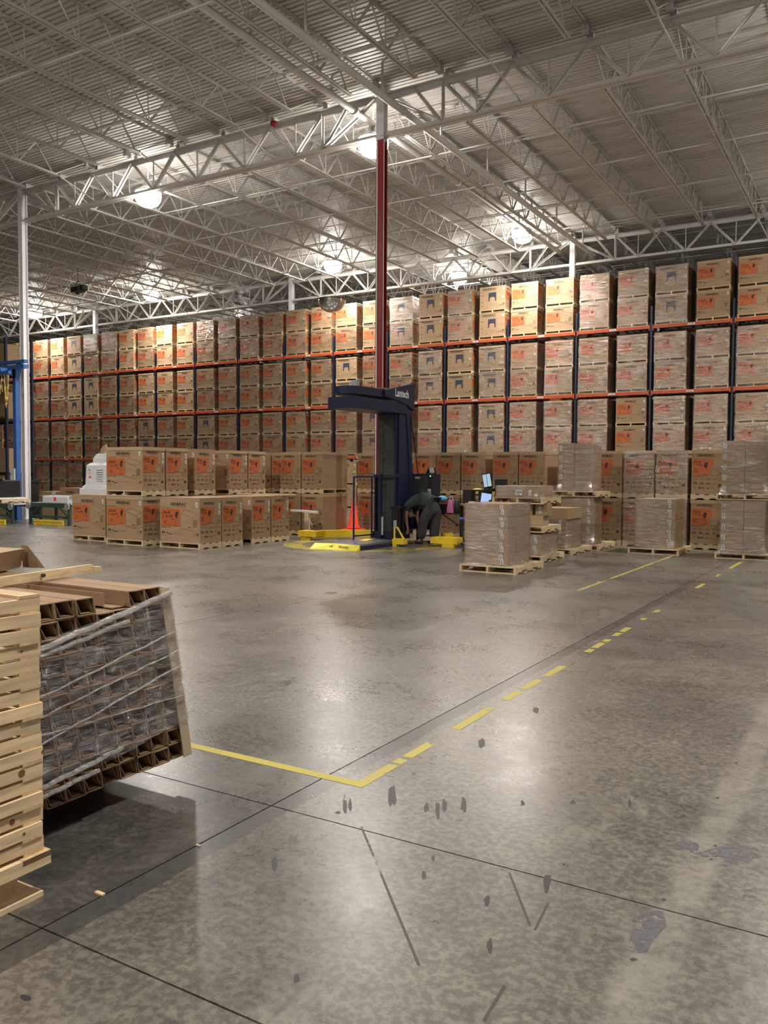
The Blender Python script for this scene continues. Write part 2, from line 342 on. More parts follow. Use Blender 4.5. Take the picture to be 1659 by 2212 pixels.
# girders and joists
COLX = [-53.8, -39.6, -25.4, -11.15, 3.0]; GY = [3.4, 18.4, 33.4, 48.4]; SP = 1.775
def chord(mb, p0, p1, s=.065, t=.012, gap=.02, up=1):
    # two angles back to back: a wide flat flange and two upright legs
    p0 = Vector(p0); p1 = Vector(p1); dd = (p1-p0).normalized(); side = dd.cross(Vector((0, 0, 1))).normalized()
    for sgn in (-1, 1):
        o = side*sgn*(gap/2+s/2); mb.bar(p0+o, p1+o, s, t)
        o2 = side*sgn*(gap/2+t/2)+Vector((0, 0, s/2*up)); mb.bar(p0+o2, p1+o2, t, s)
def make_joist():
    y0, y1 = .12, 14.88; zt, zb = 11.36, 10.6
    r = obj('roof_joist', None); t = MB(); chord(t, (0, y0, 11.408), (0, y1, 11.408), .048, .012, .02, -1)
    t.box(-.07, .07, y0, y0+.2, 11.2, 11.36); t.box(-.07, .07, y1-.2, y1, 11.2, 11.36)
    top = t.mesh('roof_joist', steel_roof); b = MB(); chord(b, (0, 1.35, zb), (0, 13.65, zb), .06, .012)
    wb = MB(); n = 10; L_ = (13.5-1.5)/n
    for i in range(n):
        a = 1.5+i*L_; m_ = a+L_/2
        wb.bar((0, a, zb), (0, m_, zt), .045, .045); wb.bar((0, m_, zt), (0, a+L_, zb), .03, .03)
        wb.bar((0, a, zb), (0, a-.04, zt), .022, .022)
    wb.tube((0, y0+.15, zt-.03), (0, 1.5, zb), .016, 6); wb.tube((0, y1-.15, zt-.03), (0, 13.5, zb), .016, 6)
    bpy.data.objects.remove(r)
    return top, b.mesh('bottom_chord', steel_roof), wb.mesh('web_bars', steel_roof)
jt, jb, jw = make_joist()
for gy in GY[:3]:
    for k in range(-27, 8):
        X = -11.2+k*SP
        if abs((X+11.2) % 14.2) < .01: pass
        j = obj('roof_joist', jt, ceil, (X, gy, 0)); obj('bottom_chord', jb, j); obj('web_bars', jw, j)
def girder_mesh():
    zt, zb, Lg = 11.1, 10.08, 14.2
    t = MB(); 
    for s in (-1, 1): t.bar((.1, s*.075, zt), (Lg-.1, s*.075, zt), .13, .014); t.bar((.1, s*.02, zt-.07), (Lg-.1, s*.02, zt-.07), .014, .13)
    b = MB()
    for s in (-1, 1): b.bar((.1, s*.07, zb), (Lg-.1, s*.07, zb), .12, .014); b.bar((.1, s*.018, zb+.06), (Lg-.1, s*.018, zb+.06), .014, .11)
    wb = MB(); P = SP
    def dg_(x0, z0, x1, z1, s=.075):
        wb.bar((x0, -.045, z0), (x1, -.045, z1), .012, s, 0, (0, 1, 0)); wb.bar((x0, .045, z0), (x1, .045, z1), .012, s, 0, (0, 1, 0)); wb.bar((x0, 0, z0), (x1, 0, z1), .09, .012, 0, (0, 1, 0))
    lo = [P]+[P*(i+.5) for i in range(1, 7)]+[P*7]
    dg_(.15, zt-.05, P*.98, zb+.05, .1); dg_(Lg-.15, zt-.05, Lg-P*.98, zb+.05, .1)
    dg_(P*.55, zt, P, zb); dg_(Lg-P*.55, zt, Lg-P, zb)
    for i in range(1, 8):
        xt = P*i
        for xl in lo:
            if 0 < abs(xl-xt) < P*.6: dg_(xt, zt-.03, xl, zb+.04, .07)
    dg_(P, zt, P, zb, .05); dg_(Lg-P, zt, Lg-P, zb, .05)
    for i in range(1, 7): wb.bar((P*(i+.5), 0, zt), (P*(i+.5), 0, zb), .03, .03)
    return t.mesh('roof_girder', steel_w), b.mesh('bottom_chord', steel_w), wb.mesh('web_angles', steel_w)
gt, gb, gw = girder_mesh()
for gy in GY:
    for k in range(-4, 1):
        X = -11.2+k*14.2
        g = obj('roof_girder', gt, ceil, (X, gy, 0)); obj('bottom_chord', gb, g); obj('web_angles', gw, g)
        for q in range(1, 8):   # knee brace rods from the joists down to the girder's bottom chord
            if q % 2 == 0 and gy < 40: obj_m = MB().bar((X+q*SP, gy-1.3, 10.62), (X+q*SP+.25, gy, 10.1), .03, .03).build('brace_rod', steel_w, ceil)
# bridging and branch pipes along x, with sprinkler heads
for gy in GY[:3]:
    for i, f_ in enumerate((3.0, 6.0, 9.0, 12.0)):
        br = MB().bar((X0+.5, gy+f_, 10.63), (X1-.5, gy+f_, 10.63), .035, .035)
        br.bar((X0+.5, gy+f_, 11.28), (X1-.5, gy+f_, 11.28), .035, .035); br.build('bridging_angle', steel_roof, ceil)
    for i in range(5):
        yy = gy+1.6+i*3.0
        pp = MB().tube((X0+.5, yy, 11.22), (X1-.5, yy, 11.22), .024, 8).build('branch_pipe', steel_roof, ceil)
        for k in range(-14, 5):
            q = -9.9+k*3.0
            MB().tube((q, yy, 11.2), (q, yy, 11.13), .012, 6).tube((q, yy, 11.13), (q, yy, 11.11), .03, 8).build('sprinkler_head', galv, pp)
for X, z, r in ((-11.72, 10.72, .085), (-10.3, 10.4, .085)):
    m_ = MB().tube((X, YB+.5, z), (X, YF-.5, z), r, 14)
    for yy in range(0, 50, 6): m_.tube((X, yy-.06, z), (X, yy+.06, z), r*1.25, 14)
    mp_ = m_.build('main_pipe', steel_w, ceil, True)
    for gy in GY[:3]:
        for i in range(5):
            yy = gy+1.6+i*3.0; MB().path([(X, yy, z), (X, yy, 11.16), (X+.12, yy, 11.22), (X+.5, yy, 11.22)], .03, 8).build('riser', steel_roof, mp_, True)
# columns: H section, white paint at the top of the red one
for gy in GY:
    for X in COLX:
        red = (X == -11.15 and gy == 18.4); h, t_ = .105, .016
        def hsec(z0, z1, m_, mb):
            mb.box(X-h, X+h, gy-h, gy-h+t_, z0, z1, m_); mb.box(X-h, X+h, gy+h-t_, gy+h, z0, z1, m_); mb.box(X-.01, X+.01, gy-h+t_, gy+h-t_, z0, z1, m_)
            for sx in (-1, 1): mb.box(X+sx*(h-.012), X+sx*h, gy-h+t_, gy-h+.035, z0, z1, m_)
        mb = MB(); hsec(10.0 if red else .012, 11.35, 0, mb); mb.box(X-.17, X+.17, gy-.17, gy+.17, 0, .012, 0)
        c = mb.build('column', [col_white])
        tag(c, 'red steel roof column with white top, behind the navy wrapping machine' if red else 'white steel roof column', None, None, 'structure')
        if red:
            rr = MB(); hsec(.012, 10.0, 0, rr); rr.build('red_painted_length', col_red, c)
            MB().tube((X-h+.045, gy-h-.018, .1), (X-h+.045, gy-h-.018, 9.98), .016, 8).tube((X+h+.012, gy-h+.02, .1), (X+h+.012, gy-h+.02, 9.98), .010, 8).build('conduit', col_white, c)
        else:
            MB().tube((X-.06, gy-h-.012, .1), (X-.06, gy-h-.012, 9.0), .012, 8).build('conduit', col_white, c)
# lamps: hanging high bays with wide round reflector and glowing lens
def make_lamp():
    r = tag(obj('high_bay_lamp', None), 'round high bay lamp hanging under the roof', 'lamp', 'high bay lamps under the roof')
    MB().lathe([(.06, .34), (.12, .33), (.14, .16), (.30, .10), (.40, .0), (.405, -.02), (.39, -.02), (.385, 0)], n=24).build('housing', alu, r, True)
    MB().tube((0, 0, .34), (0, 0, .42), .012, 6).build('hanger_rod', steel_w, r)
    MB().lathe([(.38, 0), (.40, -.12), (.38, -.25), (.30, -.37), (.16, -.44), (.05, -.45)], n=24).build('lens', lens_m, r, True)
    return r
lamp0 = make_lamp(); VIS = {(-11.75, 18.95): 'bright lamp glowing just left of the red column top', (-20.0, 18.95): 'large bright lamp between the left white column and red column', (-12.3, 30.8): 'bright lamp left of the far white column under the roof',
    (-21.35, 31.1): 'lamp shining above the carton rack just left of the red column', (-33.0, 31.4): 'lamp shining above the carton rack between the two nearer columns', (-42.6, 31.6): 'lamp beside the left white column above the carton rack', (-17.4, 35.8): 'lamp low behind the top cartons right of the red column'}
for i, (X, Y) in enumerate(LAMPS):
    lb = VIS.get((X, Y), f"high bay lamp in the {'row over the near girder' if 18 < Y < 19 else 'row before the rack' if 29 < Y < 32 else 'row beyond the rack' if Y > 32 else 'nearest rows above the viewer'}, {ORD[i+1]} hung")
    o = lamp0 if i == 0 else dup(lamp0)
    LZ = 11.0 if 30 < Y < 36 else LAMP_Z
    o.location = (X, Y, LZ); o['label'] = lb
    if LZ < 10.9: MB().tube((X, Y, LZ+.42), (X, Y, 11.43), .012, 6).xf(Matrix.Translation((-X, -Y, -LZ))).build('hanger_rod', steel_w, o)
    for nm, pw, sz, z, rx in (('down', LAMP_DOWN, .5, -.47, 0), ('up', LAMP_UP, .5, .42, math.pi)):
        ld = bpy.data.lights.new('lamp_'+nm, 'AREA'); ld.shape = 'DISK'; ld.size = sz; ld.energy = pw; ld.color = LAMP_COLOR; ld.spread = R_(150) if nm == 'down' else math.pi
        lo_ = bpy.data.objects.new('lamp_light_'+nm, ld); C.objects.link(lo_); lo_.location = (X, Y, LZ+(min(z, .36) if LZ > 10.9 else z)); lo_.rotation_euler = (rx, 0, 0)

# ================================================================== CARTONS
LW, LD_, LH, PH = 1.16, .68, .97, .12   # generator carton long side, short side, height, pallet height
def put_text(mb, P, s, u, v, h, wu, m, bold=.0, slant=0.0, rotd=0.0, lift=.003):
    """text on a face: P maps metres; starts at u,v ; h cap height ; wu total width (None: natural)"""
    vv, ff, a, b = text(s, 1, bold); sx = (wu/(b-a)) if wu else h/.7; sy = h/.7; n = len(mb.v); ca, sa = math.cos(rotd), math.sin(rotd)
    for p in vv:
        x_, y_ = (p[0]-a)*sx+slant*p[1]*sy, p[1]*sy
        mb.v.append(P(u+x_*ca-y_*sa, v+x_*sa+y_*ca, lift))
    for f in ff: mb.f.append(tuple(n+i for i in f)); mb.m.append(m)
def rect(mb, P, u0, v0, u1, v1, m, lift=.002):
    mb.quad(P(u0, v0, lift), P(u1, v0, lift), P(u1, v1, lift), P(u0, v1, lift), m)
def line(mb, P, a, b, t, m, lift=.0025):
    dx, dy = b[0]-a[0], b[1]-a[1]; L_ = math.hypot(dx, dy) or 1; nx, ny = -dy/L_*t/2, dx/L_*t/2
    mb.quad(P(a[0]-nx, a[1]-ny, lift), P(b[0]-nx, b[1]-ny, lift), P(b[0]+nx, b[1]+ny, lift), P(a[0]+nx, a[1]+ny, lift), m)
def ring(mb, P, u, v, r, t, m, n=14, lift=.003):
    for i in range(n):
        a0, a1 = 2*math.pi*i/n, 2*math.pi*(i+1)/n
        mb.quad(P(u+r*math.cos(a0), v+r*math.sin(a0), lift), P(u+r*math.cos(a1), v+r*math.sin(a1), lift), P(u+(r-t)*math.cos(a1), v+(r-t)*math.sin(a1), lift), P(u+(r-t)*math.cos(a0), v+(r-t)*math.sin(a0), lift), m)
def phone(mb, P, u, v, s, m):
    pts = [(-.3, -.1), (.05, -.5), (.32, .38), (.1, .5), (-.18, .42)]
    mb.poly([P(u+a*s, v+b*s, .004) for a, b in pts], m)
def genbox(mb, P, u, v, w_, h_, m, grille=True):
    a, b, c, d_ = (u, v+.08*h_), (u, v+.80*h_), (u+.68*w_, v+.62*h_), (u+.68*w_, v-.02*h_)
    e_, f_, g_ = (u+.22*w_, v+h_), (u+w_, v+.80*h_), (u+w_, v+.06*h_)
    for p, q in ((a, b), (b, c), (c, d_), (d_, a), (b, e_), (e_, f_), (f_, c), (f_, g_), (g_, d_)): line(mb, P, p, q, .006, m)
    line(mb, P, (a[0], a[1]+.06*h_), (d_[0], d_[1]+.06*h_), .004, m)
    if grille:
        for i in range(4): rect(mb, P, u+(.73+.055*i)*w_, v+(.12+.02*i)*h_, u+(.765+.055*i)*w_, v+(.48+.02*i)*h_, m)
    rect(mb, P, u+.42*w_, v+.13*h_, u+.6*w_, v+.18*h_, m)
def blocks(mb, P, u, v, n, w_, h_, m, seed=1):
    rr = random.Random(seed)
    for i in range(n):
        k = rr.random(); x_ = u+i*w_*1.25
        if k < .4: rect(mb, P, x_, v, x_+w_*.8, v+h_*(.5+.5*rr.random()), m)
        else:
            for q in range(3): rect(mb, P, x_, v+h_*(.1+.32*q), x_+w_*(.5+.5*rr.random()), v+h_*(.22+.32*q), m)
def art_long(mb, P):
    W, H = LW, LH
    put_text(mb, P, 'GENERAC', .275*W, .815*H, .062*H, .39*W, 1, .03)
    mb.poly([P(.33*W, .785*H, .002), (P(.66*W, .765*H, .002)), P(.66*W, .795*H, .002), P(.36*W, .795*H, .002)], 0)
    rect(mb, P, .03*W, .757*H, .30*W, .768*H, 2)
    rect(mb, P, .035*W, .345*H, .515*W, .735*H, 0)
    line(mb, P, (.07*W, .66*H), (.155*W, .685*H), .010, 1, .003); line(mb, P, (.07*W, .66*H), (.08*W, .53*H), .010, 1, .003)
    put_text(mb, P, 'POWER', .105*W, .615*H, .05*H, .17*W, 1, .03, .1, .08); put_text(mb, P, 'TO LIVE.', .135*W, .535*H, .05*H, .20*W, 1, .03, .1, .1)
    line(mb, P, (.29*W, .50*H), (.36*W, .525*H), .012, 1, .003)
    phone(mb, P, .43*W, .60*H, .17*H, 1); ring(mb, P, .14*W, .43*H, .036, .009, 1); put_text(mb, P, 'POWER', .125*W, .42*H, .012, .035, 1)
    for q in range(3): rect(mb, P, .37*W, (.43+.03*q)*H, .46*W, (.438+.03*q)*H, 2, .003)
    put_text(mb, P, 'GENERAC', .37*W, .362*H, .016*H, .09*W, 1, .02)
    put_text(mb, P, 'GENERAC.COM', .035*W, .318*H, .016*H, .24*W, 1, .02)
    genbox(mb, P, .53*W, .27*H, .43*W, .47*H, 2)
    for i in range(4): rect(mb, P, (.05+.022*i)*W, .19*H, (.065+.022*i)*W, (.24-.012*(i % 2))*H, 1, .003)
    phone(mb, P, .19*W, .20*H, .05, 1); put_text(mb, P, '&p&n', .22*W, .17*H, .03*H, .09*W, 1, .02)
    for i in range(5): ring(mb, P, (.36+.05*i)*W, .20*H, .022, .004, 2, 4)
    blocks(mb, P, .04*W, .135*H, 4, .03, .02, 2, 3)
    ring(mb, P, .87*W, .19*H, .036, .006, 2); ring(mb, P, .94*W, .19*H, .036, .03, 2)
def art_short(mb, P):
    W, H = LD_, LH
    put_text(mb, P, 'GENERAC', .18*W, .85*H, .05*H, .5*W, 1, .03); rect(mb, P, .36*W, .825*H, .68*W, .838*H, 0)
    mb.poly([P(.055*W, .42*H, .002), P(.565*W, .42*H, .002), P(.565*W, .60*H, .002), P(.67*W, .62*H, .002), P(.67*W, .775*H, .002), P(.055*W, .795*H, .002)], 0)
    line(mb, P, (.08*W, .74*H), (.18*W, .755*H), .010, 1, .003); line(mb, P, (.08*W, .74*H), (.085*W, .66*H), .008, 1, .003)
    put_text(mb, P, 'POWER', .11*W, .70*H, .038*H, .2*W, 1, .03, .1, -.02); put_text(mb, P, 'TO LIVE.', .13*W, .645*H, .038*H, .22*W, 1, .03, .1, -.02)
    phone(mb, P, .45*W, .64*H, .15*H, 1); ring(mb, P, .15*W, .53*H, .040, .010, 1); put_text(mb, P, 'GENERAC', .37*W, .43*H, .015*H, .14*W, 1, .02)
    genbox(mb, P, .60*W, .40*H, .34*W, .21*H, 2)
    put_text(mb, P, 'GENERAC.COM', .06*W, .395*H, .013*H, .3*W, 1, .02)
    blocks(mb, P, .07*W, .31*H, 4, .11, .055, 2, 5); blocks(mb, P, .07*W, .22*H, 4, .11, .055, 2, 8); blocks(mb, P, .10*W, .12*H, 5, .07, .045, 2, 9)
    phone(mb, P, .28*W, .14*H, .05, 1); rect(mb, P, .33*W, .13*H, .40*W, .15*H, 1, .003)
    ring(mb, P, .87*W, .33*H, .036, .006, 2); ring(mb, P, .87*W, .20*H, .036, .026, 1)
def art_dark(mb, P):
    W, H = LW, LH
    put_text(mb, P, 'GENERAC', .10*W, .85*H, .075*H, .54*W, 1, .035); rect(mb, P, .2*W, .81*H, .64*W, .822*H, 1)
    for u in (.29, .68): line(mb, P, (u*W, .02*H), (u*W, .80*H), .006, 1)
    mb.poly([P(.345*W, .36*H, .002), P(.39*W, .36*H, .002), P(.39*W, .47*H, .002), P(.43*W, .53*H, .002), P(.54*W, .54*H, .002), P(.59*W, .50*H, .002), P(.60*W, .36*H, .002), P(.645*W, .36*H, .002), P(.645*W, .73*H, .002), P(.345*W, .73*H, .002)], 3)
    for a, b in (((.39, .47), (.39, .24)), ((.39, .24), (.6, .22)), ((.6, .22), (.6, .4)), ((.33, .16), (.66, .16))): line(mb, P, (a[0]*W, a[1]*H), (b[0]*W, b[1]*H), .006, 2)
    for i in range(4): blocks(mb, P, .08*W, (.16+.15*i)*H, 2, .05, .05, 2, i); ring(mb, P, .11*W, (.17+.15*i)*H, .018, .018, 2, 8)
    blocks(mb, P, .74*W, .14*H, 3, .07, .08, 2, 4); ring(mb, P, .93*W, .22*H, .03, .022, 1)
def paper_label(mb, P, u, v, w_, h_, vert=True, seed=0):
    rect(mb, P, u, v, u+w_, v+h_, 0, .004); rr = random.Random(seed)
    if vert:
        q = v+.1*h_
        while q < v+.88*h_:
            t = .004+.010*rr.random(); rect(mb, P, u+.25*w_, q, u+.75*w_, min(q+t, v+.9*h_), 1, .005); q += t+.008
    else:
        q = u+.08*w_
        while q < u+.9*w_:
            t = .004+.010*rr.random(); rect(mb, P, q, v+.3*h_, min(q+t, u+.92*w_), v+.85*h_, 1, .005); q += t+.008
        rect(mb, P, u+.1*w_, v+.1*h_, u+.7*w_, v+.2*h_, 1, .005)
def FP(x0, y0, z0): return lambda u, v, l: (x0+u, y0-l, z0+v)
def RP(x1, y0, z0): return lambda u, v, l: (x1+l, y0+u, z0+v)
def pallet_mesh(W, D, H=PH, nb=5, stringers=3):
    mb = MB(); t = .017; bw = W/ (nb*1.22) if False else .09
    for i in range(stringers):
        x_ = (W-.04)*i/(stringers-1)
        for a, b in ((0, .18), (.26, .42), (.58, .74), (.82, 1)): pass
        mb.box(x_, x_+.04, .0, D, t+.014, H-t); 
        for a, b in ((0, .2), (.4, .6), (.8, 1)): mb.box(x_, x_+.04, a*D, b*D, t, t+.014)
    for i in range(nb):
        y_ = (D-.10)*i/(nb-1); mb.box(0, W, y_, y_+.10, H-t, H)
    for i in (0, 1, 2):
        y_ = (D-.10)*i/2; mb.box(0, W, y_, y_+.10, 0, t)
    return mb
pm_gen = pallet_mesh(LW, LD_, PH, 4).mesh('pallet', pal_w)
pm_gen_turn = None
# carton bodies; origin = front left bottom corner of the pallet, front looks toward -y
cb_plain = MB().box(.008, LW-.008, .008, LD_-.008, PH, PH+LH-.01).mesh('generator_carton', kraft)
_t = MB().box(.010, LW-.010, .010, LD_-.010, PH, PH+LH-.02); cb_lid_body = _t.mesh('generator_carton', kraft)
lid_m = MB().box(0, LW, 0, LD_, PH+LH-.085, PH+LH-.01).mesh('tray_lid', kraft_tray)
def art(kind):
    mb = MB(); 
    (art_dark if kind == 'dark' else art_long)(mb, FP(0, .008, PH))
    art_short(mb, RP(LW-.008, 0, PH)); return mb.mesh('printed_artwork', [orange_ink, dark_ink, brown_ink, navy_ink])
art_o, art_d = art('orange'), art('dark')
lab_long = MB(); paper_label(lab_long, FP(0, .006, PH), .905*LW, .79*LH, .055, .10, True, 1); lab_long = lab_long.mesh('shipping_label', [paper, dark_ink])
lab_rack = MB(); paper_label(lab_rack, FP(0, .006, PH), .86*LW, .46*LH, .11, .085, False, 2); lab_rack = lab_rack.mesh('barcode_label', [paper, dark_ink])
lab_short = MB(); P_ = RP(LW-.006, 0, PH); paper_label(lab_short, P_, .86*LD_, .74*LH, .055, .12, True, 3); paper_label(lab_short, P_, .86*LD_, .62*LH, .05, .08, True, 4); lab_short = lab_short.mesh('shipping_label', [paper, dark_ink])
fm = MB(); e = .012
fm.v += [(-e, -e, .02), (LW+e, -e, .02), (LW+e, LD_+e, .02), (-e, LD_+e, .02)]+[(-e*.5, -e, PH+LH-.009), (LW+e*.5, -e, PH+LH-.009), (LW+e*.5, LD_+e, PH+LH-.009), (-e*.5, LD_+e, PH+LH-.009)]
for q in ((0, 1, 5, 4), (1, 2, 6, 5), (3, 0, 4, 7)): fm.f.append(q); fm.m.append(0)
film_mesh = fm.mesh('stretch_film', film_rack)
def gen_carton(x_, y_, z_, kind, lid, filmed, label, group, rlab=False, shortlab=False, turn=False):
    r = obj('generator_carton', cb_lid_body if lid else cb_plain)
    tag(r, label, 'carton', group)
    # turn: the short printed face looks toward -y
    if turn: r.rotation_euler = (0, 0, -math.pi/2); r.location = (x_, y_+LW, z_)
    else: r.location = (x_, y_, z_)
    obj('pallet', pm_gen, r); obj('printed_artwork', art_d if kind == 'dark' else art_o, r); obj('shipping_label', lab_long, r)
    if shortlab: obj('shipping_label', lab_short, r)
    if lid: obj('tray_lid', lid_m, r)
    if rlab: obj('barcode_label', lab_rack, r)
    if filmed: obj('stretch_film', film_mesh, r)
    return r
# -------- storage rack
RY = 32.5; BAY = 2.9; NB_ = 16; UX = [-1.96-BAY*k for k in range(NB_+1)]; BZ = [2.42, 4.81, 7.27]
rack = thing('pallet_rack', 'long blue and orange storage rack full of generator cartons', 'rack', (0, 0, 0))
up = MB()
for yy in (0, 1.55):
    up.box(-.045, .045, yy, yy+.03, 0, 8.0); up.box(-.045, -.035, yy, yy+.09, 0, 8.0); up.box(.035, .045, yy, yy+.09, 0, 8.0)
up.box(-.09, .09, -.02, .14, 0, .01); up.box(-.09, .09, 1.5, 1.68, 0, .01)
for i in range(9): up.bar((0, .06, .3+i*.85), (0, 1.57, .7+i*.85), .03, .03); 
up_m = up.mesh('upright_frame', rack_blue)
bm_ = MB()
for yy in (0, 1.55):
    bm_.box(.05, BAY-.05, yy-.03, yy+.02, -.12, 0); bm_.box(.045, .085, yy-.04, yy+.0, -.17, .03); bm_.box(BAY-.085, BAY-.045, yy-.04, yy+.0, -.17, .03)
for q in (.35, .85, 2.0, 2.5): bm_.box(q, q+.05, .02, 1.55, -.04, -.012)
bm_m = bm_.mesh('beam_pair', rack_orange)
tg = MB(); P_ = FP(0, -.03, 0); rect(tg, P_, BAY/2-.13, -.095, BAY/2+.13, -.025, 0, .002); put_text(tg, P_, '410102', BAY/2-.11, -.08, .04, .20, 1, .02, 0, 0, .004); tg_m = tg.mesh('location_label', [paper, dark_ink])
for X in UX: obj('upright_frame', up_m, rack, (X, RY, 0))
for k in range(NB_):
    for z_ in BZ:
        b = obj('beam_pair', bm_m, rack, (UX[k+1], RY, z_)); obj('location_label', tg_m, b)
DARK = {(3, 2), (3, 7), (3, 9), (3, 10), (3, 25), (2, 7), (2, 8), (2, 9), (2, 12), (2, 24), (2, 25), (1, 7), (1, 11), (1, 18), (1, 21)}
NOFILM = {(3, 0), (3, 1), (3, 5), (3, 6), (3, 11), (3, 19), (3, 20), (3, 25), (3, 9), (3, 7), (2, 25), (2, 24), (2, 8)}
def px_of(X, Y, Z):
    v = Vector((X, Y, Z-EYE)); return 829.5+FPX*v.dot(_r3)/v.dot(_f2)
marks = [(1240, 'far white column'), (822, 'red column'), (52, 'near white column')]
lvl = {3: 'top', 2: 'second highest', 1: 'third highest', 0: 'ground'}
cols = []
for k in range(NB_):
    for s in (1, 0): cols.append(UX[k+1]+.13 + (0 if s == 0 else BAY-.26-LW))
cols = cols[1:]+cols[:1]   # the outermost column stands outside the picture and comes last
cnt = {}
for c, X in enumerate(cols):
    xm = px_of(X+LW/2, RY, 8)
    lm = [(abs(xm-m_), m_, nm) for m_, nm in marks]; lm.sort(); side = 'right' if xm > lm[0][1] else 'left'
    cnt[c] = (lm[0][2], side, lm[0][1])
rank = {}
for nm in set(v[0] for v in cnt.values()):
    for side in ('left', 'right'):
        L_ = [c for c in cnt if cnt[c][0] == nm and cnt[c][1] == side]; L_.sort(key=lambda c: -cols[c] if side == 'left' else cols[c])
        for i, c in enumerate(L_): rank[c] = i+1
for c, X in enumerate(cols):
    for lv in (0, 1, 2, 3):
        z0 = (BZ[lv-1] if lv else 0); jx = random.uniform(-.006, .006); fl_ = random.random() < .8 and (lv, c) not in NOFILM
        lid_ = random.random() < .6
        for u in (0, 1):
            kd = 'dark' if (lv, c) in DARK else 'orange'
            lb = f"{'dark-printed' if kd == 'dark' else 'orange-printed'} rack carton, {lvl[lv]} level, {'upper' if u else 'lower'}, {ORD[rank[c]]} column {cnt[c][1]} of {cnt[c][0]}"
            gen_carton(X+jx+random.uniform(-.008, .008), RY-.03+random.uniform(0, .03), z0+u*(LH+PH-.003)+.003, kd, lid_, fl_, lb, 'cartons on the storage rack', rlab=(u == 1))
# second row of the rack, added and darkened so the gaps read as shade
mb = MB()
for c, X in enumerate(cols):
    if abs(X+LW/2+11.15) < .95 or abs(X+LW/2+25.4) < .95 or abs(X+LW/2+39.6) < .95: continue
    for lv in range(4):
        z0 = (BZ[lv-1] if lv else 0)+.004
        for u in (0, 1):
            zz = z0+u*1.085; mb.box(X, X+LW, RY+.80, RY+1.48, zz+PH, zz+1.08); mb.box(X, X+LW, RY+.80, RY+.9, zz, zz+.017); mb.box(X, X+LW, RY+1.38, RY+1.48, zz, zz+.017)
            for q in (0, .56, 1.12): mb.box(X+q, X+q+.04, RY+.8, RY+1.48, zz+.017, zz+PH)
tag(mb.build('rear_cartons', kraft_shade), 'second row of shade-darkened cartons deep inside the storage rack', 'carton', None, 'stuff')

# -------- floor cartons, left block (front corner of each at x, y)
G1 = 'palletised cartons in the left block'
def fc(x_, y_, u, lid, lb, **k): return gen_carton(x_, y_, .001+u*(LH+PH-.003), 'orange', lid, False, lb, k.pop('group', G1), shortlab=True, **k)
fc(-16.6, 13.25, 0, False, 'orange-printed generator carton on the floor, leftmost of the front block')
fc(-15.03, 12.92, 0, True, 'generator carton with tray lid on the floor, under the top front carton')
fc(-13.46, 13.02, 0, False, 'nearest generator carton on a floor pallet, front face toward the camera')
fc(-13.46, 13.72, 0, False, 'floor carton directly behind the nearest generator carton')
fc(-13.47, 14.72, 0, False, 'floor carton behind the narrow gap in the front right row')
fc(-13.47, 15.43, 0, False, 'rearmost floor carton of the front right row')
fc(-15.03, 12.92, 1, True, 'stacked generator carton with tray lid at front of the upper tier')
fc(-15.03, 13.63, 1, True, 'upper tier carton directly behind the lidded front one')
fc(-15.03, 14.56, 1, False, 'upper tier carton standing alone between two shadowed gaps')
fc(-15.03, 15.75, 1, True, 'upper tier carton after the second gap')
fc(-15.03, 16.46, 1, True, 'rearmost upper tier carton of the left block')
for y_, lb in ((13.63, 'floor carton hidden behind the lidded lower carton'), (14.56, 'lower carton under the lone upper tier carton'), (15.75, 'lower carton under the upper carton after the second gap'), (16.46, 'lower carton at the rear end of the block')): fc(-15.03, y_, 0, True, lb)
# -------- row in front of the rack, short faces toward the camera, two high
G2 = 'two high cartons in front of the rack'
ROW = [(-15.15, 18.1, 0), (-14.45, 18.1, 0), (-13.76, 17.6, 0), (-13.06, 17.6, 0), (-12.77, 19.2, 0), (-12.08, 19.2, 0), (-10.62, 19.2, 0), (-9.94, 19.2, 0), (-9.24, 19.2, 0), (-8.38, 19.2, 0), (-7.69, 19.2, 0), (-6.70, 19.35, 0), (-5.86, 19.25, 0), (-5.14, 19.2, 1), (-4.42, 19.2, 1), (-3.67, 19.2, 0), (-2.7, 19.2, 0)]
where = ['leftmost, behind the left block', 'second from left, behind the left block', 'behind the yellow outrigger', 'above the small white stand', 'behind the traffic cone', 'just left of the wrapping machine mast', 'just right of the wrapping machine mast', 'behind the machine control cabinet', 'directly behind the bent person', 'left one of the pair above the desk', 'right one of the pair above the desk', 'set back behind the flat wrapped load', 'right behind the tall wrapped stack', 'left one under hazy film', 'right one under hazy film', 'left of the tall right stack', 'hidden behind the tall right stack']
ROW[4] = (-12.36, 19.2, 0); ROW[5] = (-11.66, 19.6, 0)
for (X, Y, fl_), wh in zip(ROW, where):
    for u in (0, 1):
        gen_carton(X, Y, .001+u*(LH+PH-.003), 'orange', True, bool(fl_), f"{'upper' if u else 'lower'} generator carton in the floor row, {wh}", G2, turn=True, shortlab=False)
    for ch_root in []: pass

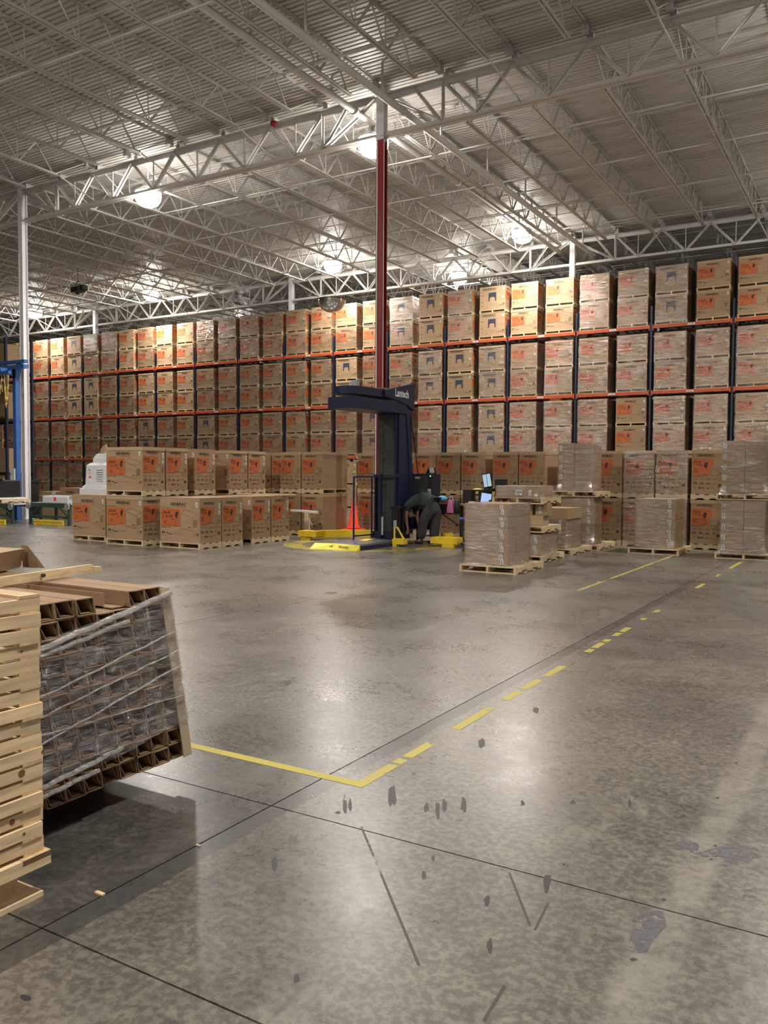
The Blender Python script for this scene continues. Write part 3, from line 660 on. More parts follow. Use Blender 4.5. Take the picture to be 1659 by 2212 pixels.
# ================================================================== WRAPPED LOADS on the right
def pallet_thing(x_, y_, z_, W, D, label, H=.115):
    p = tag(obj('wooden_pallet', None, None, (x_, y_, z_)), label, 'pallet', 'pallets under the brown loads')
    t = .017
    st = MB().box(0, .04, 0, D, t+.03, H-t)
    for a, b in ((0, .22), (.40, .60), (.78, 1)): st.box(0, .04, a*D, b*D, t, t+.03)
    sm = st.mesh('stringer', pal_w)
    for q in (0, W/2-.02, W-.04): obj('stringer', sm, p, (q, 0, 0))
    n = 8; bd = MB().box(0, W, 0, .1, 0, t).mesh('deck_board', pal_w)
    for i in range(n): obj('deck_board', bd, p, (0, (D-.1)*i/(n-1), H-t))
    for i in range(4): obj('deck_board', bd, p, (0, (D-.1)*i/3, 0))
    return p
def brown(x0, x1, y0, y1, z0, z1, label, group, faces='f', seed=0, lab=None, mat_=None):
    o = MB().box(x0, x1, y0, y1, z0, z1).build('shipping_carton', mat_ or kraft); tag(o, label, 'carton', group)
    xm, ym, zm = (x0+x1)/2, (y0+y1)/2, z0
    tp = MB().box(x0-.001, x1+.001, ym-.03, ym+.03, z1-.001, z1+.001) if False else None
    if lab:
        m_ = MB(); P_ = FP(x0, y0, z0); h_ = z1-z0; W_ = x1-x0
        for (u, w2, v, h2) in lab: paper_label(m_, P_, u*W_, v*h_, w2, h2*h_, True, seed)
        m_.build('shipping_label', [paper, dark_ink], o)
    return o
def shell(x0, x1, y0, y1, z0, z1, label, flare=.055, slope=None, nz=10, nx=8, mat_=None, lift=.012):
    """stretch film skirt: four wrinkled sides, spread over the pallet at the bottom"""
    rr = random.Random(hash(label) % 1000 if False else int(x0*100) % 97); mb = MB(); L_ = lift
    pts = []
    cs = [(x0-L_, y0-L_), (x1+L_, y0-L_), (x1+L_, y1+L_), (x0-L_, y1+L_)]
    loop = []
    for i in range(4):
        a, b = cs[i], cs[(i+1) % 4]
        for j in range(nx): loop.append((a[0]+(b[0]-a[0])*j/nx, a[1]+(b[1]-a[1])*j/nx, i, j))
    rings = []
    cx_, cy_ = (x0+x1)/2, (y0+y1)/2
    for k in range(nz+1):
        t = k/nz; r = []
        for (px_, py_, i, j) in loop:
            zt = z1 if slope is None else z1+slope*(px_-x0+py_-y0)
            z_ = z0+(zt-z0)*t; off = flare*max(0, 1-t*7)*(1+.6*rr.random())+rr.uniform(0, .006)
            dx, dy = px_-cx_, py_-cy_; l_ = math.hypot(dx, dy)
            r.append((px_+dx/l_*off, py_+dy/l_*off, z_))
        rings.append(r)
    mb.loft(rings, 0, False)
    o = mb.build('stretch_film', mat_ or film_load, None, True); return tag(o, label, 'stretch film', 'stretch film round the brown loads')
LAB5 = [(.80, .055, .55, .36), (.83, .05, .12, .42)]
lay = ['bottom', 'second', 'middle', 'fourth', 'top']
def load(nm, px0, py0, pz, pw, pd, bx0, bx1, by0, by1, nl, lh, splits, lab, film_=True, topz=None):
    """splits: list of y fractions along the depth; returns top z"""
    pallet_thing(px0, py0, pz, pw, pd, f'pine pallet carrying {nm}')
    z = pz+.116
    for i in range(nl):
        yy = by0
        for s_i, s in enumerate(splits):
            y2 = by0+(by1-by0)*s; g = .003; jj = random.uniform(-.006, .006)
            brown(bx0+jj, bx1+jj, yy+g, y2-g, z+.001, z+lh-.002, f"brown carton, {lay[min(i, 4)] if nl == 5 else (('lower', 'upper') if nl == 2 else ('lower', 'middle', 'upper'))[i]} layer, {('front', 'middle', 'rear')[s_i]}, in {nm}", 'brown cartons in the wrapped loads', lab=(lab if s_i == 0 else None), seed=i)
            yy = y2
        z += lh
    if film_: shell(bx0, bx1, by0, by1, pz+.085, z+.004, f'clear stretch film around {nm}')
    return z
load('the nearest wrapped load', -6.05, 12.55, 0, 1.0, 1.27, -6.02, -5.24, 12.68, 13.62, 5, .203, (.34, 1.0), LAB5)
# second stack of three tiers
z = load('the low load behind the nearest one', -6.35, 14.55, 0, 1.0, 1.25, -6.2, -5.4, 14.65, 15.5, 2, .20, (.5, 1.0), LAB5)
pallet_thing(-6.35, 14.6, z+.03, 1.0, .98, 'pine pallet halfway up the three tier stack'); MB_z = z+.15
brown(-5.95, -5.40, 14.72, 15.02, MB_z, MB_z+.19, 'open pale carton on the halfway pallet of the three tier stack', 'cartons on the halfway pallet', lab=[(.06, .05, .2, .6)], mat_=kraft_tray)
brown(-5.98, -5.62, 14.74, 15.05, MB_z+.192, MB_z+.40, 'small carton left of the gap in the three tier stack', 'cartons on the halfway pallet', lab=[(.3, .05, .2, .6)])
brown(-5.56, -5.34, 14.74, 15.02, MB_z+.192, MB_z+.40, 'small carton right of the gap in the three tier stack', 'cartons on the halfway pallet', lab=[(.3, .05, .2, .6)])
brown(-6.32, -6.02, 14.74, 15.40, MB_z, MB_z+.40, 'tall carton at the left of the halfway pallet', 'cartons on the halfway pallet')
z = MB_z+.405
pallet_thing(-6.36, 14.58, z, 1.0, 1.0, 'pine pallet on top of the three tier stack'); z += .116
brown(-6.30, -5.46, 14.62, 15.4, z, z+.21, 'flat wrapped load with barcode sheet on the three tier stack', 'flat loads', lab=None)
m_ = MB(); P_ = FP(-6.30, 14.60, z); paper_label(m_, P_, .40, .04, .13, .10, False, 5); paper_label(m_, P_, .66, .04, .05, .10, True, 6)
tag(m_.build('barcode_sheet', [paper, dark_ink]), 'white barcode sheet on the flat wrapped load', 'label')
shell(-6.30, -5.40, 14.62, 15.42, z-.02, z+.22, 'clear stretch film around the flat top load', flare=.06)
# third: partly wrapped
z = load('the half wrapped load with open top layer', -6.35, 16.2, 0, 1.0, 1.4, -6.2, -5.5, 16.3, 17.25, 3, .20, (.5, 1.0), [(.1, .05, .2, .5), (.8, .05, .5, .4)])
brown(-6.2, -5.47, 16.3, 17.2, z+.001, z+.22, 'bare carton on top of the half wrapped load', 'brown cartons in the wrapped loads')
# fourth: two tiers
z = load('the lower tier of the tall two tier stack', -6.25, 17.6, 0, 1.03, 1.3, -6.1, -5.36, 17.7, 18.3, 5, .203, (.5, 1.0), LAB5)
pallet_thing(-6.3, 17.62, z+.012, 1.03, .98, 'pine pallet high in the tall two tier stack')
zz = z+.13; cc_ = 'brown cartons in the tall upper tier'
for i in range(5):
    z_ = zz+i*.207
    brown(-6.14, -5.795, 17.66, 18.0, z_, z_+.204, f'upper tier carton with white label, {lay[i]} layer, left column of tall stack', cc_, lab=[(.04, .06, .25, .5)], seed=i)
    brown(-5.785, -5.42, 17.66, 18.0, z_, z_+.204, f'upper tier carton without label, {lay[i]} layer, right column of tall stack', cc_)
    brown(-6.14, -5.42, 18.006, 18.4, z_, z_+.204, f'upper tier carton, {lay[i]} layer, rear of tall stack', cc_)
m_ = MB(); P_ = FP(-5.785, 17.66, zz+2*.207); 
shell(-6.14, -5.42, 17.66, 18.4, zz-.02, zz+1.04, 'clear stretch film around the upper tier of the tall stack', flare=.05)
# fifth and sixth
load('the free standing wrapped load right of centre', -4.55, 17.42, 0, 1.02, 1.3, -4.44, -3.66, 17.55, 18.5, 5, .203, (1.0,), [(.83, .07, .62, .32), (.86, .045, .1, .48)])
def two_col(nm, px0, z0, film_):
    pallet_thing(px0, 17.32, z0, 1.05, 1.2, f'pine pallet under {nm}')
    for i in range(5):
        z_ = z0+.117+i*.205
        for q, (a, b) in enumerate(((-2.74, -2.335), (-2.325, -1.95))):
            brown(a, b, 17.36, 18.2, z_, z_+.202, f"brown carton, {lay[i]} layer, {'left with white label' if q == 0 else 'right'}, {nm}", 'cartons in the right edge stack', lab=([(.04, .06, .25, .5)] if q == 0 else None), seed=i)
    if film_: shell(-2.74, -1.95, 17.36, 18.2, z0+.08, z0+.117+5*.205, f'clear stretch film around {nm}', flare=.04)
two_col('lower right edge stack', -2.84, 0, True); two_col('upper right edge stack', -2.84, 1.148, True)

# ================================================================== FOREGROUND pine frames
fr_x = MB(); PX, PY = -2.69, 2.0
G3 = 'stacked pine frames at the left edge'
DX, DY = .80, 1.1     # frame runs toward -x and -y from its far right corner
rail = MB().box(-.018, 0, -DY, 0, .0118, .0558)
rail_m = rail.mesh('side_rail', pine_d); cross_m = MB().box(-DX, 0, -.085, 0, 0, .0115).mesh('cross_board', pine_x)
end_m = MB().box(-DX, -.018, -.018, 0, .0118, .0558).mesh('end_rail', pine_x)
N_F = 17; zb = .178
for i in range(N_F):
    lb = f"pine frame, {'topmost' if i == N_F-1 else 'lowest' if i == 0 else ORD[N_F-i]+' from the top'}, in the stack at the left edge"
    r = tag(obj('pine_skid', None, None, (PX+random.uniform(-.006, .006), PY+random.uniform(-.006, .006), zb+i*.0563)), lb, 'wooden frame', G3)
    obj('side_rail', rail_m, r); obj('side_rail', rail_m, r, (-DX+.018, 0, 0)); 
    for q in (0, -.34, -.68, -1.015): obj('cross_board', cross_m, r, (0, q, 0))
    if i == N_F-1: obj('cross_board', cross_m, r, (0, 0, .0575))
    if i in (1, 2, 5, 6, 13): kb = (.0, -.08, -.13, -.12, -.10, -.09)[i % 6]; MB().tube((0, kb, .036), (.0012, kb, .036), (.006, .011, .014, .007, .005)[(1, 2, 5, 6, 13).index(i)], 12).build('knot', knot_m, r)
base = thing('pine_pallet', 'pale pine block pallet beneath the stacked frames at left edge', 'pallet', (PX, PY, 0))
MB().box(-.9, .02, -.1, .02, .155, .177).box(-.9, .02, -1.2, -1.1, .155, .177).box(-.9, .02, -.65, -.55, .155, .177).build('deck_boards', pine_x, base)
bd = MB().box(-.02, .02, -1.2, .02, .125, .175).mesh('side_board', pine_d); obj('side_board', bd, base); obj('side_board', bd, base, (-.88, 0, 0))
blk = MB().box(-.09, 0, -.10, 0, .02, .125).mesh('block', pine_x)
for a in (0, -.4, -.8):
    for b in (-.03, -.58, -1.1): obj('block', blk, base, (a-.07, b-.03, 0))
MB().box(-.16, -.0, -1.2, .0, 0, .02).box(-.55, -.42, -1.2, .02, 0, .02).box(-.95, -.82, -1.2, .02, 0, .02).build('bottom_board', pine_d, base)

# ================================================================== FOREGROUND cardboard channels in a leaning bundle
TW, TH, TL, TX = .105, .0825, 1.9, -3.1
def shear(z): return -.175*(z-.12)
def tube_mesh(var):
    mb = MB(); t = .0045; s = shear(.12+TH)  # shear of one tube height
    def yz(y_, z_): return (y_+s*z_/TH, z_)
    def slab(a, b, th, x0=-TL, x1=0.0):
        (ya, za), (yb, zb_) = yz(*a), yz(*b); d_ = math.hypot(yb-ya, zb_-za); ny, nz = -(zb_-za)/d_*th/2, (yb-ya)/d_*th/2
        q = [(ya-ny, za-nz), (yb-ny, zb_-nz), (yb+ny, zb_+nz), (ya+ny, za+nz)]
        mb.loft([[(x0, a_, b_) for a_, b_ in q], [(x1, a_, b_) for a_, b_ in q]])
    h, w_ = TH-.004, TW-.004; bow = (.0, .002, -.003)[var]
    slab((.003, .004), (w_, .004), t); slab((.003, .004), (.003, h), t); slab((w_, .004), (w_, h), t)
    slab((.003, h), (w_*.5, h+bow*.5), t); slab((w_*.5, h+bow*.5), (w_, h), t)
    slab((.010, h-.003), (.010+.014+.005*var, .010), t*.6, -TL+.1, -.006); slab((w_*.80, h-.004), (w_-.006, .012+.004*var), t*.6, -TL+.1, -.01)
    slab((.02, .012), (w_-.02, .010), t*.7, -TL+.1, -.004-.006*var)
    return mb.mesh('cardboard_channel', kraft_tube)
tms = [tube_mesh(i) for i in range(3)]
NR, NC = 10, 9; Y_R = 3.17; G4 = 'cardboard channels in the leaning bundle'
def tube_at(row, col, lb):
    z_ = .125+row*TH; y_ = Y_R+shear(z_)-(col+1)*TW
    o = obj('cardboard_channel', tms[random.randrange(3)], None, (TX+random.uniform(-.018, .006), y_+random.uniform(-.0004, .0004), z_)); o['label'] = lb; o['category'] = 'cardboard channel'; o['group'] = G4
for r_ in range(NR):
    for c_ in range(NC):
        tube_at(r_, c_, f"open cardboard channel, {ORD[NR-r_]} full row from the top, {ORD[c_+1]} from the bundle's right edge" if c_ else f"open cardboard channel at the bundle's right edge, {ORD[NR-r_]} full row from the top")
for c_, lb in ((0, 'rightmost cardboard channel lying loose above the top full row'), (1, 'second cardboard channel from the right above the top full row'), (4, 'right one of the left group lying on the top row'), (5, 'second of the left group lying on the top row'), (6, 'third of the left group lying on the top row'), (7, 'fourth of the left group, next to the pine frames')):
    tube_at(NR, c_, lb)
# unfolded channel standing open in the gap
zt_ = .129+NR*TH; yt = Y_R+shear(zt_)
mb = MB().box(TX-1.9, TX-.04, yt-2*TW-.005, yt-2*TW, zt_, zt_+.075).box(TX-1.9, TX-.04, yt-3*TW+.02, yt-2*TW, zt_, zt_+.005).box(TX-1.9, TX-.1, yt-3*TW+.02, yt-3*TW+.026, zt_, zt_+.07)
tag(mb.build('open_channel', kraft), 'unfolded cardboard channel lying open in the gap of the top row', 'cardboard channel')
# long edge board down the right side
mb = MB(); q = []
for z_ in (.0, .895):
    zz_ = .13+z_; y_ = Y_R+shear(zz_); q.append([(TX+.022, y_-.030, zz_), (TX+.022, y_+.028, zz_), (TX-.10, y_+.028, zz_), (TX-.10, y_+.022, zz_), (TX+.016, y_+.022, zz_), (TX+.016, y_-.030, zz_)])
mb.loft(q); tag(mb.build('corner_board', board_pale), 'tall pale cardboard corner board on the right edge of the leaning bundle', 'cardboard')
pb = thing('bundle_pallet', 'low pallet in shade-dark wood under the leaning cardboard bundle', 'pallet', (TX-.32, 2.07, 0))
MB().box(-1.5, -.05, 0, .1, .10, .118).box(-1.5, -.05, .45, .55, .10, .118).box(-1.5, -.05, .85, .95, .10, .118).build('deck_boards', wood_dk, pb)  # dark wood stands in for the shadow beneath the bundle
MB().box(-.14, -.10, 0, .95, .0, .10).box(-.8, -.76, 0, .95, 0, .10).box(-1.5, -1.46, 0, .95, 0, .10).build('stringers', wood_dk, pb)
# film over the bundle: front sheet, then round the right side
mb = MB(); n = 26; rr = random.Random(4); cols_ = []
def zt_f(t): return .835+.155*t
def zb_f(t): return .215+.10*t
rows_ = []
for k in range(15):
    s = k/14; r = []
    for j in range(n+1):
        t = j/n; y_ = 2.16+(3.20-2.16)*t; z_ = zb_f(t)+(zt_f(t)-zb_f(t))*s+.008*math.sin(t*9+k*.3)
        r.append((TX+.030+rr.uniform(-.003, .003), y_+shear(z_), z_))
    for j in range(1, 9):
        z_ = zb_f(1)+(zt_f(1)-zb_f(1))*s; r.append((TX+.030-j*.2, Y_R+shear(z_)+.038+rr.uniform(-.002, .002), z_+.005*j))
    rows_.append(r)
mb.loft(rows_, 0, False, False)
fb_ = mb.build('stretch_film', film_tube, None, True)
rw = random.Random(9)
for (ya, za, yb, zb_, r_) in ((2.16, .80, 3.19, 1.0, .014), (2.16, .775, 2.9, .90, .012), (2.16, .23, 2.75, .30, .012), (2.16, .20, 2.6, .235, .012), (2.16, .60, 3.19, .80, .005), (2.16, .40, 3.19, .62, .005), (2.2, .48, 3.19, .46, .003), (2.16, .52, 3.19, .70, .004)):
    p_ = []
    for i in range(15):
        t_ = i/14; z_ = za+(zb_-za)*t_; p_.append((TX+.036, ya+(yb-ya)*t_+shear(z_), z_+rw.uniform(-.004, .004)))
    MB().path(p_, r_, 6).build('rolled_film_edge', film_roll, fb_, True)
tag(fb_, 'shiny stretch film wrapped slanting across the leaning cardboard bundle', 'stretch film')
# board with a knot hole lying on the bundle, and a long carton at the far left
wd = thing('pine_batten', 'narrow pine batten with a dark knot lying on the cardboard bundle', 'board')
mb = MB().bar((-3.66, 2.22, 1.062), (-3.83, 3.18, 1.062), .022, .045); mb.build('batten', pine_d, wd)
MB().tube((-3.745, 2.80, 1.066), (-3.730, 2.803, 1.066), .010, 10).build('knot', dark_ink, wd)
MB().bar((-3.83, 3.17, 1.055), (-3.76, 3.19, 1.055), .02, .04).build('end_block', pine_d, wd)
o = MB().loft([[(-5.2, 3.0, 1.04), (-4.37, 3.12, 1.04), (-4.02, 2.46, 1.04), (-4.9, 2.2, 1.04)], [(-5.2, 3.0, 1.155), (-4.30, 3.10, 1.155), (-3.97, 2.46, 1.155), (-4.9, 2.2, 1.155)]]).build('flat_carton', kraft_tray); tag(o, 'long flat kraft carton on the far end of the cardboard bundle', 'carton')
MB().loft([[(-4.36+.03*q, 3.13+.012*q, 1.04), (-4.30+.03*q, 3.13+.012*q, 1.04), (-4.30+.02*q, 3.12+.012*q, 1.17-.03*q), (-4.36+.02*q, 3.12+.012*q, 1.17-.03*q)] for q in range(4)]).build('open_flap', kraft, o)

# ================================================================== STRETCH WRAPPING MACHINE
wm = thing('stretch_wrapper', 'navy rotary stretch wrapping machine with tall mast and yellow outriggers', 'machine', (0, 0, 0))
MB().bevbox(-10.50, -9.40, 14.72, 16.62, 0, .11, .02).build('base_plate', navy, wm)
MB().box(-10.47, -9.43, 14.75, 16.5, .11, .116).build('worn_deck', grey_plate, wm)
rp = MB().loft([[(-10.54, 14.70, .115), (-10.54, 14.71, 0), (-10.54, 14.50, 0)], [(-10.0, 14.72, .125), (-10.0, 14.73, 0), (-10.0, 14.56, 0)], [(-9.40, 14.72, .115), (-9.40, 14.73, 0), (-9.40, 14.60, 0)]])
rp = rp.build('entry_ramp', yellow_lt, wm)
m_ = MB(); P_ = lambda u, v, l: (-10.5+u, 14.70-.14*(1-v/.115)*1.0-.006-l, v)
put_text(m_, P_, 'Lantech', .22, .05, .045, .24, 0, .02, .3); put_text(m_, P_, 'Warning', .60, .05, .04, .26, 0, .02, .3); m_.build('lettering', dark_ink, rp)
mast = MB().box(-10.2, -9.62, 16.72, 17.25, .1, 3.0).build('mast', navy, wm)
cv = MB().box(-10.17, -9.73, 16.685, 16.72, .28, 2.97)
cv.build('mast_cover', greengrey, wm)
st = MB(); zz_ = .38
while zz_ < 2.75:
    for a, b, c_, d_ in ((-10.02, zz_, -10.02, zz_+.34), (-10.14, zz_, -10.02, zz_), (-10.02, zz_+.34, -9.88, zz_+.34), (-10.04, zz_+.42, -10.04, zz_+.52)):
        st.bar((a, 16.682, b), (c_, 16.682, d_), .008, .008, 0, (0, 1, 0))
    zz_ += .62
st.build('stepped_groove', black, wm)
MB().box(-9.70, -9.66, 16.62, 16.72, .25, 2.98).box(-10.22, -10.18, 16.62, 16.72, .25, 1.6).box(-10.24, -9.55, 16.58, 16.78, .12, .28).build('guide_rail', navy, wm)
MB().prism([(17.2, .3), (17.42, .3), (17.30, 1.8), (17.30, 3.75), (17.0, 3.2), (17.16, 1.9)], .06, 0, 'x', -9.66).build('rear_gusset', navy, wm)
arm = MB(); arm.prism([(-10.36, 14.92), (-9.72, 14.85), (-9.64, 15.0), (-9.58, 17.0), (-10.2, 17.0), (-10.36, 15.4)], .25, 0, 'z', 3.0); arm = arm.build('ring_arm', navy, wm)
for y_ in (15.1, 15.5, 16.6, 16.85): MB().tube((-9.60, y_, 3.06), (-9.585, y_, 3.06), .014, 8).build('bolt', black, arm)
rg = MB(); out = [(-10.32, 15.7), (-10.36, 15.3), (-10.28, 15.02), (-10.05, 14.9), (-9.85, 14.9), (-9.70, 15.05), (-9.62, 15.4), (-9.62, 15.9), (-9.60, 17.25), (-10.28, 17.25)]
rg.prism(out, .17, 0, 'z', 3.31); rg.build('top_ring', navy, wm)
fin = MB().prism([(16.0, 3.47), (17.32, 3.74), (17.32, 3.1), (16.95, 3.22), (16.0, 3.33)], .05, 0, 'x', -9.61).build('name_fin', navy, wm)
m_ = MB(); put_text(m_, lambda u, v, l: (-9.56+l, 16.42+u, 3.37+v), 'Lantech', 0, .0, .17, .62, 0, .03); m_.build('lettering', paper, fin)
MB().prism([(-10.1, 16.2), (-9.64, 16.0), (-9.64, 17.2), (-10.1, 17.2)], .03, 0, 'z', 3.5).tube((-9.9, 16.5, 3.53), (-9.7, 17.1, 3.62), .02, 6).box(-9.8, -9.7, 16.8, 16.9, 3.53, 3.66).build('top_linkage', wood_dk, wm)
MB().box(-10.42, -10.26, 15.9, 16.02, 3.48, 3.72).build('junction_box', galv, wm)
MB().path([(-9.6, 17.2, 3.0), (-9.52, 17.3, 2.2), (-9.50, 17.4, 1.65), (-9.42, 17.5, 1.45)], .012, 6).build('hose', blackm, wm)
# guard cage in front of the mast
cg = MB(); 
for (x_, y_) in ((-10.30, 15.86), (-9.98, 16.55), (-10.25, 16.55)): cg.tube((x_, y_, .12), (x_, y_, 1.55), .022, 8)
cg.bar((-10.30, 15.86, 1.54), (-10.2, 16.6, 1.54), .03, .03).bar((-10.30, 15.86, .2), (-10.2, 16.6, .2), .03, .03).bar((-10.2, 16.58, 1.57), (-9.55, 16.58, 1.57), .05, .04).bar((-10.30, 15.86, 1.54), (-9.98, 16.55, 1.54), .025, .025)
cg.bar((-9.99, 16.5, .12), (-9.99, 16.5, 1.6), .05, .05); cg.build('guard_cage', navy, wm)
MB().box(-9.98, -9.93, 16.52, 16.55, .2, .62).build('white_guide_strip', paper, wm)
MB().loft([[(-10.02, 15.62, .117), (-9.80, 15.62, .117), (-9.80, 15.62, .13), (-10.02, 15.62, .13)], [(-9.98, 15.85, .117), (-9.78, 15.85, .117), (-9.78, 15.85, .16), (-9.98, 15.85, .16)]]).build('roller_cover', yellow, wm)
# outriggers
def beam(pts, z0, z1, wd_, nm='outrigger'):
    mb = MB()
    for a, b in zip(pts[:-1], pts[1:]): mb.bar((a[0], a[1], (z0+z1)/2), (b[0], b[1], (z0+z1)/2), wd_, z1-z0)
    return mb
lo_ = beam([(-11.95, 16.62), (-11.35, 17.35), (-10.15, 17.6)], .05, .22, .16); lo_.box(-12.25, -11.72, 16.38, 16.72, .08, .22); lo_.box(-12.2, -12.0, 16.42, 16.6, 0, .08); lo_.box(-11.98, -11.9, 16.40, 16.5, 0, .05); lo_.build('outrigger', yellow, wm)
lo_ = beam([(-8.95, 17.75), (-8.5, 17.1)], .08, .24, .2); lo_.box(-8.68, -8.02, 16.50, 16.86, .07, .21); lo_.box(-8.35, -8.08, 16.42, 16.66, 0, .09); lo_.box(-8.16, -8.0, 16.52, 16.95, .10, .18); lo_.build('outrigger', yellow, wm)
lo_ = MB().box(-9.40, -9.12, 16.05, 16.25, .05, .17).box(-9.38, -9.28, 16.02, 16.15, 0, .06).bar((-9.15, 16.15, .15), (-9.36, 16.2, .42), .03, .03).bar((-9.37, 16.1, .15), (-9.37, 16.1, .42), .03, .03); lo_.build('floor_bracket', yellow, wm)
cab = MB().bevbox(-10.0, -9.15, 17.5, 17.9, .3, 1.62, .01).build('control_cabinet', navy, wm)
MB().box(-9.74, -9.26, 17.485, 17.5, .75, 1.58).build('cabinet_door', greengrey, wm)
m_ = MB(); P_ = FP(-9.62, 17.485, 1.50); rect(m_, P_, 0, 0, .14, .045, 0, .002); put_text(m_, P_, 'Lantech', .01, .01, .022, .11, 1, .02); m_.build('name_plate', [paper, navy_ink], wm)
MB().prism([(-9.36, 1.62), (-9.13, 1.62), (-9.16, 1.77), (-9.26, 1.78)], .12, 0, 'y', 17.52).build('sloped_console', blackm, wm)
MB().quad((-9.26, 17.515, 1.77), (-9.24, 17.515, 1.64), (-9.12, 17.515, 1.635), (-9.14, 17.515, 1.765)).build('notice_sheet', paper, wm)
MB().bevbox(-9.25, -9.12, 17.42, 17.5, 1.28, 1.62, .015).build('button_box', black, wm)
MB().tube((-9.17, 17.415, 1.565), (-9.17, 17.405, 1.565), .014, 10).build('green_light', led, wm)
kp = MB()
for i in range(7):
    for j in range(3): kp.box(-9.235+j*.03, -9.215+j*.03, 17.40, 17.42, 1.04+i*.033, 1.062+i*.033)
MB().box(-9.25, -9.14, 17.42, 17.47, 1.02, 1.28).build('keypad_panel', black, wm); kp.build('keypad', paper, wm)
# film carriage beside the mast
fc_ = MB().box(-9.60, -9.42, 16.36, 16.62, .25, .85).box(-9.6, -9.36, 16.30, 16.62, .12, .25).tube((-9.38, 16.5, .2), (-9.38, 16.5, .8), .03, 10).tube((-9.40, 16.38, .2), (-9.40, 16.38, .82), .02, 10).box(-9.62, -9.36, 16.34, 16.62, .83, .88); fc_.build('film_carriage', blackm, wm)
MB().tube((-9.44, 17.40, .02), (-9.44, 17.40, .5), .08, 16).build('film_roll', black, wm)
MB().box(-9.54, -9.46, 16.345, 16.36, .38, .56).build('caution_sticker', galv, wm)
# traffic cone
cn = thing('traffic_cone', 'bright orange traffic cone behind the wrapping machine guard', 'cone', (-12.05, 18.55, 0))
MB().lathe([(.19, .17), (.18, .19), (.155, .21), (.035, .93), (.03, .94)], n=20).build('cone_body', red_cone, cn, True)
MB().bevbox(-.25, .25, -.25, .25, .13, .16, .03).build('cone_base', red_cone, cn)
MB().box(-.2, .2, -.2, .2, 0, .13).build('weight_block', black, cn)
# small white T stand with straps
ts = thing('white_t_stand', 'small white T shaped wooden stand with loose white straps behind the yellow beam', 'stand', (-12.47, 17.05, 0))
MB().bar((-.46, -.05, .67), (.0, .02, .66), .09, .05).bar((-.1, 0, .655), (.34, -.03, .645), .09, .055).build('top_plank', paper, ts); MB().box(-.06, .07, -.04, .04, .0, .63).build('post', pal_w, ts)
MB().path([(-.05, -.06, .45), (0, -.08, .36), (.09, -.1, .31), (.16, -.1, .25), (.2, -.12, .24)], .010, 6).path([(.05, -.06, .62), (.1, -.07, .45), (.19, -.08, .38), (.23, -.1, .27)], .010, 6).path([(.1, -.09, .36), (.2, -.1, .35), (.27, -.1, .36)], .012, 6).build('white_strap', paper, ts)

# ================================================================== PERSON bent over
def skin(name, verts, edges, radii, m_, parent, sub=2, root=0):
    me = bpy.data.meshes.new(name); me.from_pydata(verts, edges, []); me.materials.append(m_); o = obj(name, me, parent)
    md = o.modifiers.new('s', 'SKIN'); md.use_smooth_shade = True
    for i, r in enumerate(radii):
        q = me.skin_vertices[0].data[i]; q.radius = (r, r) if not isinstance(r, tuple) else r; q.use_root = (i == root)
    sd = o.modifiers.new('d', 'SUBSURF'); sd.levels = sub; sd.render_levels = sub
    return o
pr = thing('person', 'person in dark green shirt and charcoal trousers bending far over beside the machine', 'person', (0, 0, 0))
Yp = 17.0
hip = (-8.93, Yp+.02, .92); shL = (-9.47, Yp-.14, .93); shR = (-9.42, Yp+.20, .92)
V = [hip, (-9.10, Yp+.02, 1.00), (-9.30, Yp+.03, 1.00), (-9.45, Yp+.03, .93), (-9.52, Yp+.06, .82), (-9.52, Yp+.09, .70), (-9.50, Yp+.10, .58),
     (-9.46, Yp-.14, .90), (-9.49, Yp-.17, .64), (-9.46, Yp-.17, .42), (-9.44, Yp-.17, .36),
     (-9.42, Yp+.22, .88), (-9.44, Yp+.26, .62), (-9.38, Yp+.25, .40), (-9.36, Yp+.25, .34),
     (-8.99, Yp-.07, .80), (-9.12, Yp-.10, .47), (-9.15, Yp-.08, .09), (-9.27, Yp-.08, .04),
     (-8.88, Yp+.12, .80), (-8.91, Yp+.14, .46), (-8.93, Yp+.14, .09), (-9.04, Yp+.14, .04)]
E_ = [(0, 1), (1, 2), (2, 3), (3, 4), (4, 5), (5, 6), (3, 7), (7, 8), (8, 9), (9, 10), (3, 11), (11, 12), (12, 13), (13, 14), (0, 15), (15, 16), (16, 17), (17, 18), (0, 19), (19, 20), (20, 21), (21, 22)]
Rr = [.115, .11, .12, .11, .052, .082, .060, .055, .044, .031, .026, .055, .044, .031, .026, .085, .055, .04, .03, .085, .055, .04, .03]
n0 = len(V)
for hx, hy, hz, s, wi in ((-9.44, Yp-.17, .355, -1, 10), (-9.36, Yp+.25, .335, 1, 14)):
    V.append((hx+.005, hy, hz-.045)); Rr.append(.026); E_.append((wi, len(V)-1)); pm = len(V)-1
    for k, (dx, ln) in enumerate(((-.030, .065), (-.010, .078), (.010, .072), (.028, .056))):
        V += [(hx+dx, hy+.004, hz-.065), (hx+dx*1.1-.006, hy+.01*s, hz-.065-ln*.55), (hx+dx*1.1-.002, hy+.03*s, hz-.065-ln)]; Rr += [.010, .009, .007]
        E_ += [(pm, len(V)-3), (len(V)-3, len(V)-2), (len(V)-2, len(V)-1)]
    V += [(hx-.03, hy-.012*s, hz-.04), (hx-.052, hy-.016*s, hz-.075)]; Rr += [.011, .009]; E_ += [(pm, len(V)-2), (len(V)-2, len(V)-1)]
body = skin('body', V, E_, Rr, skin_m, pr)
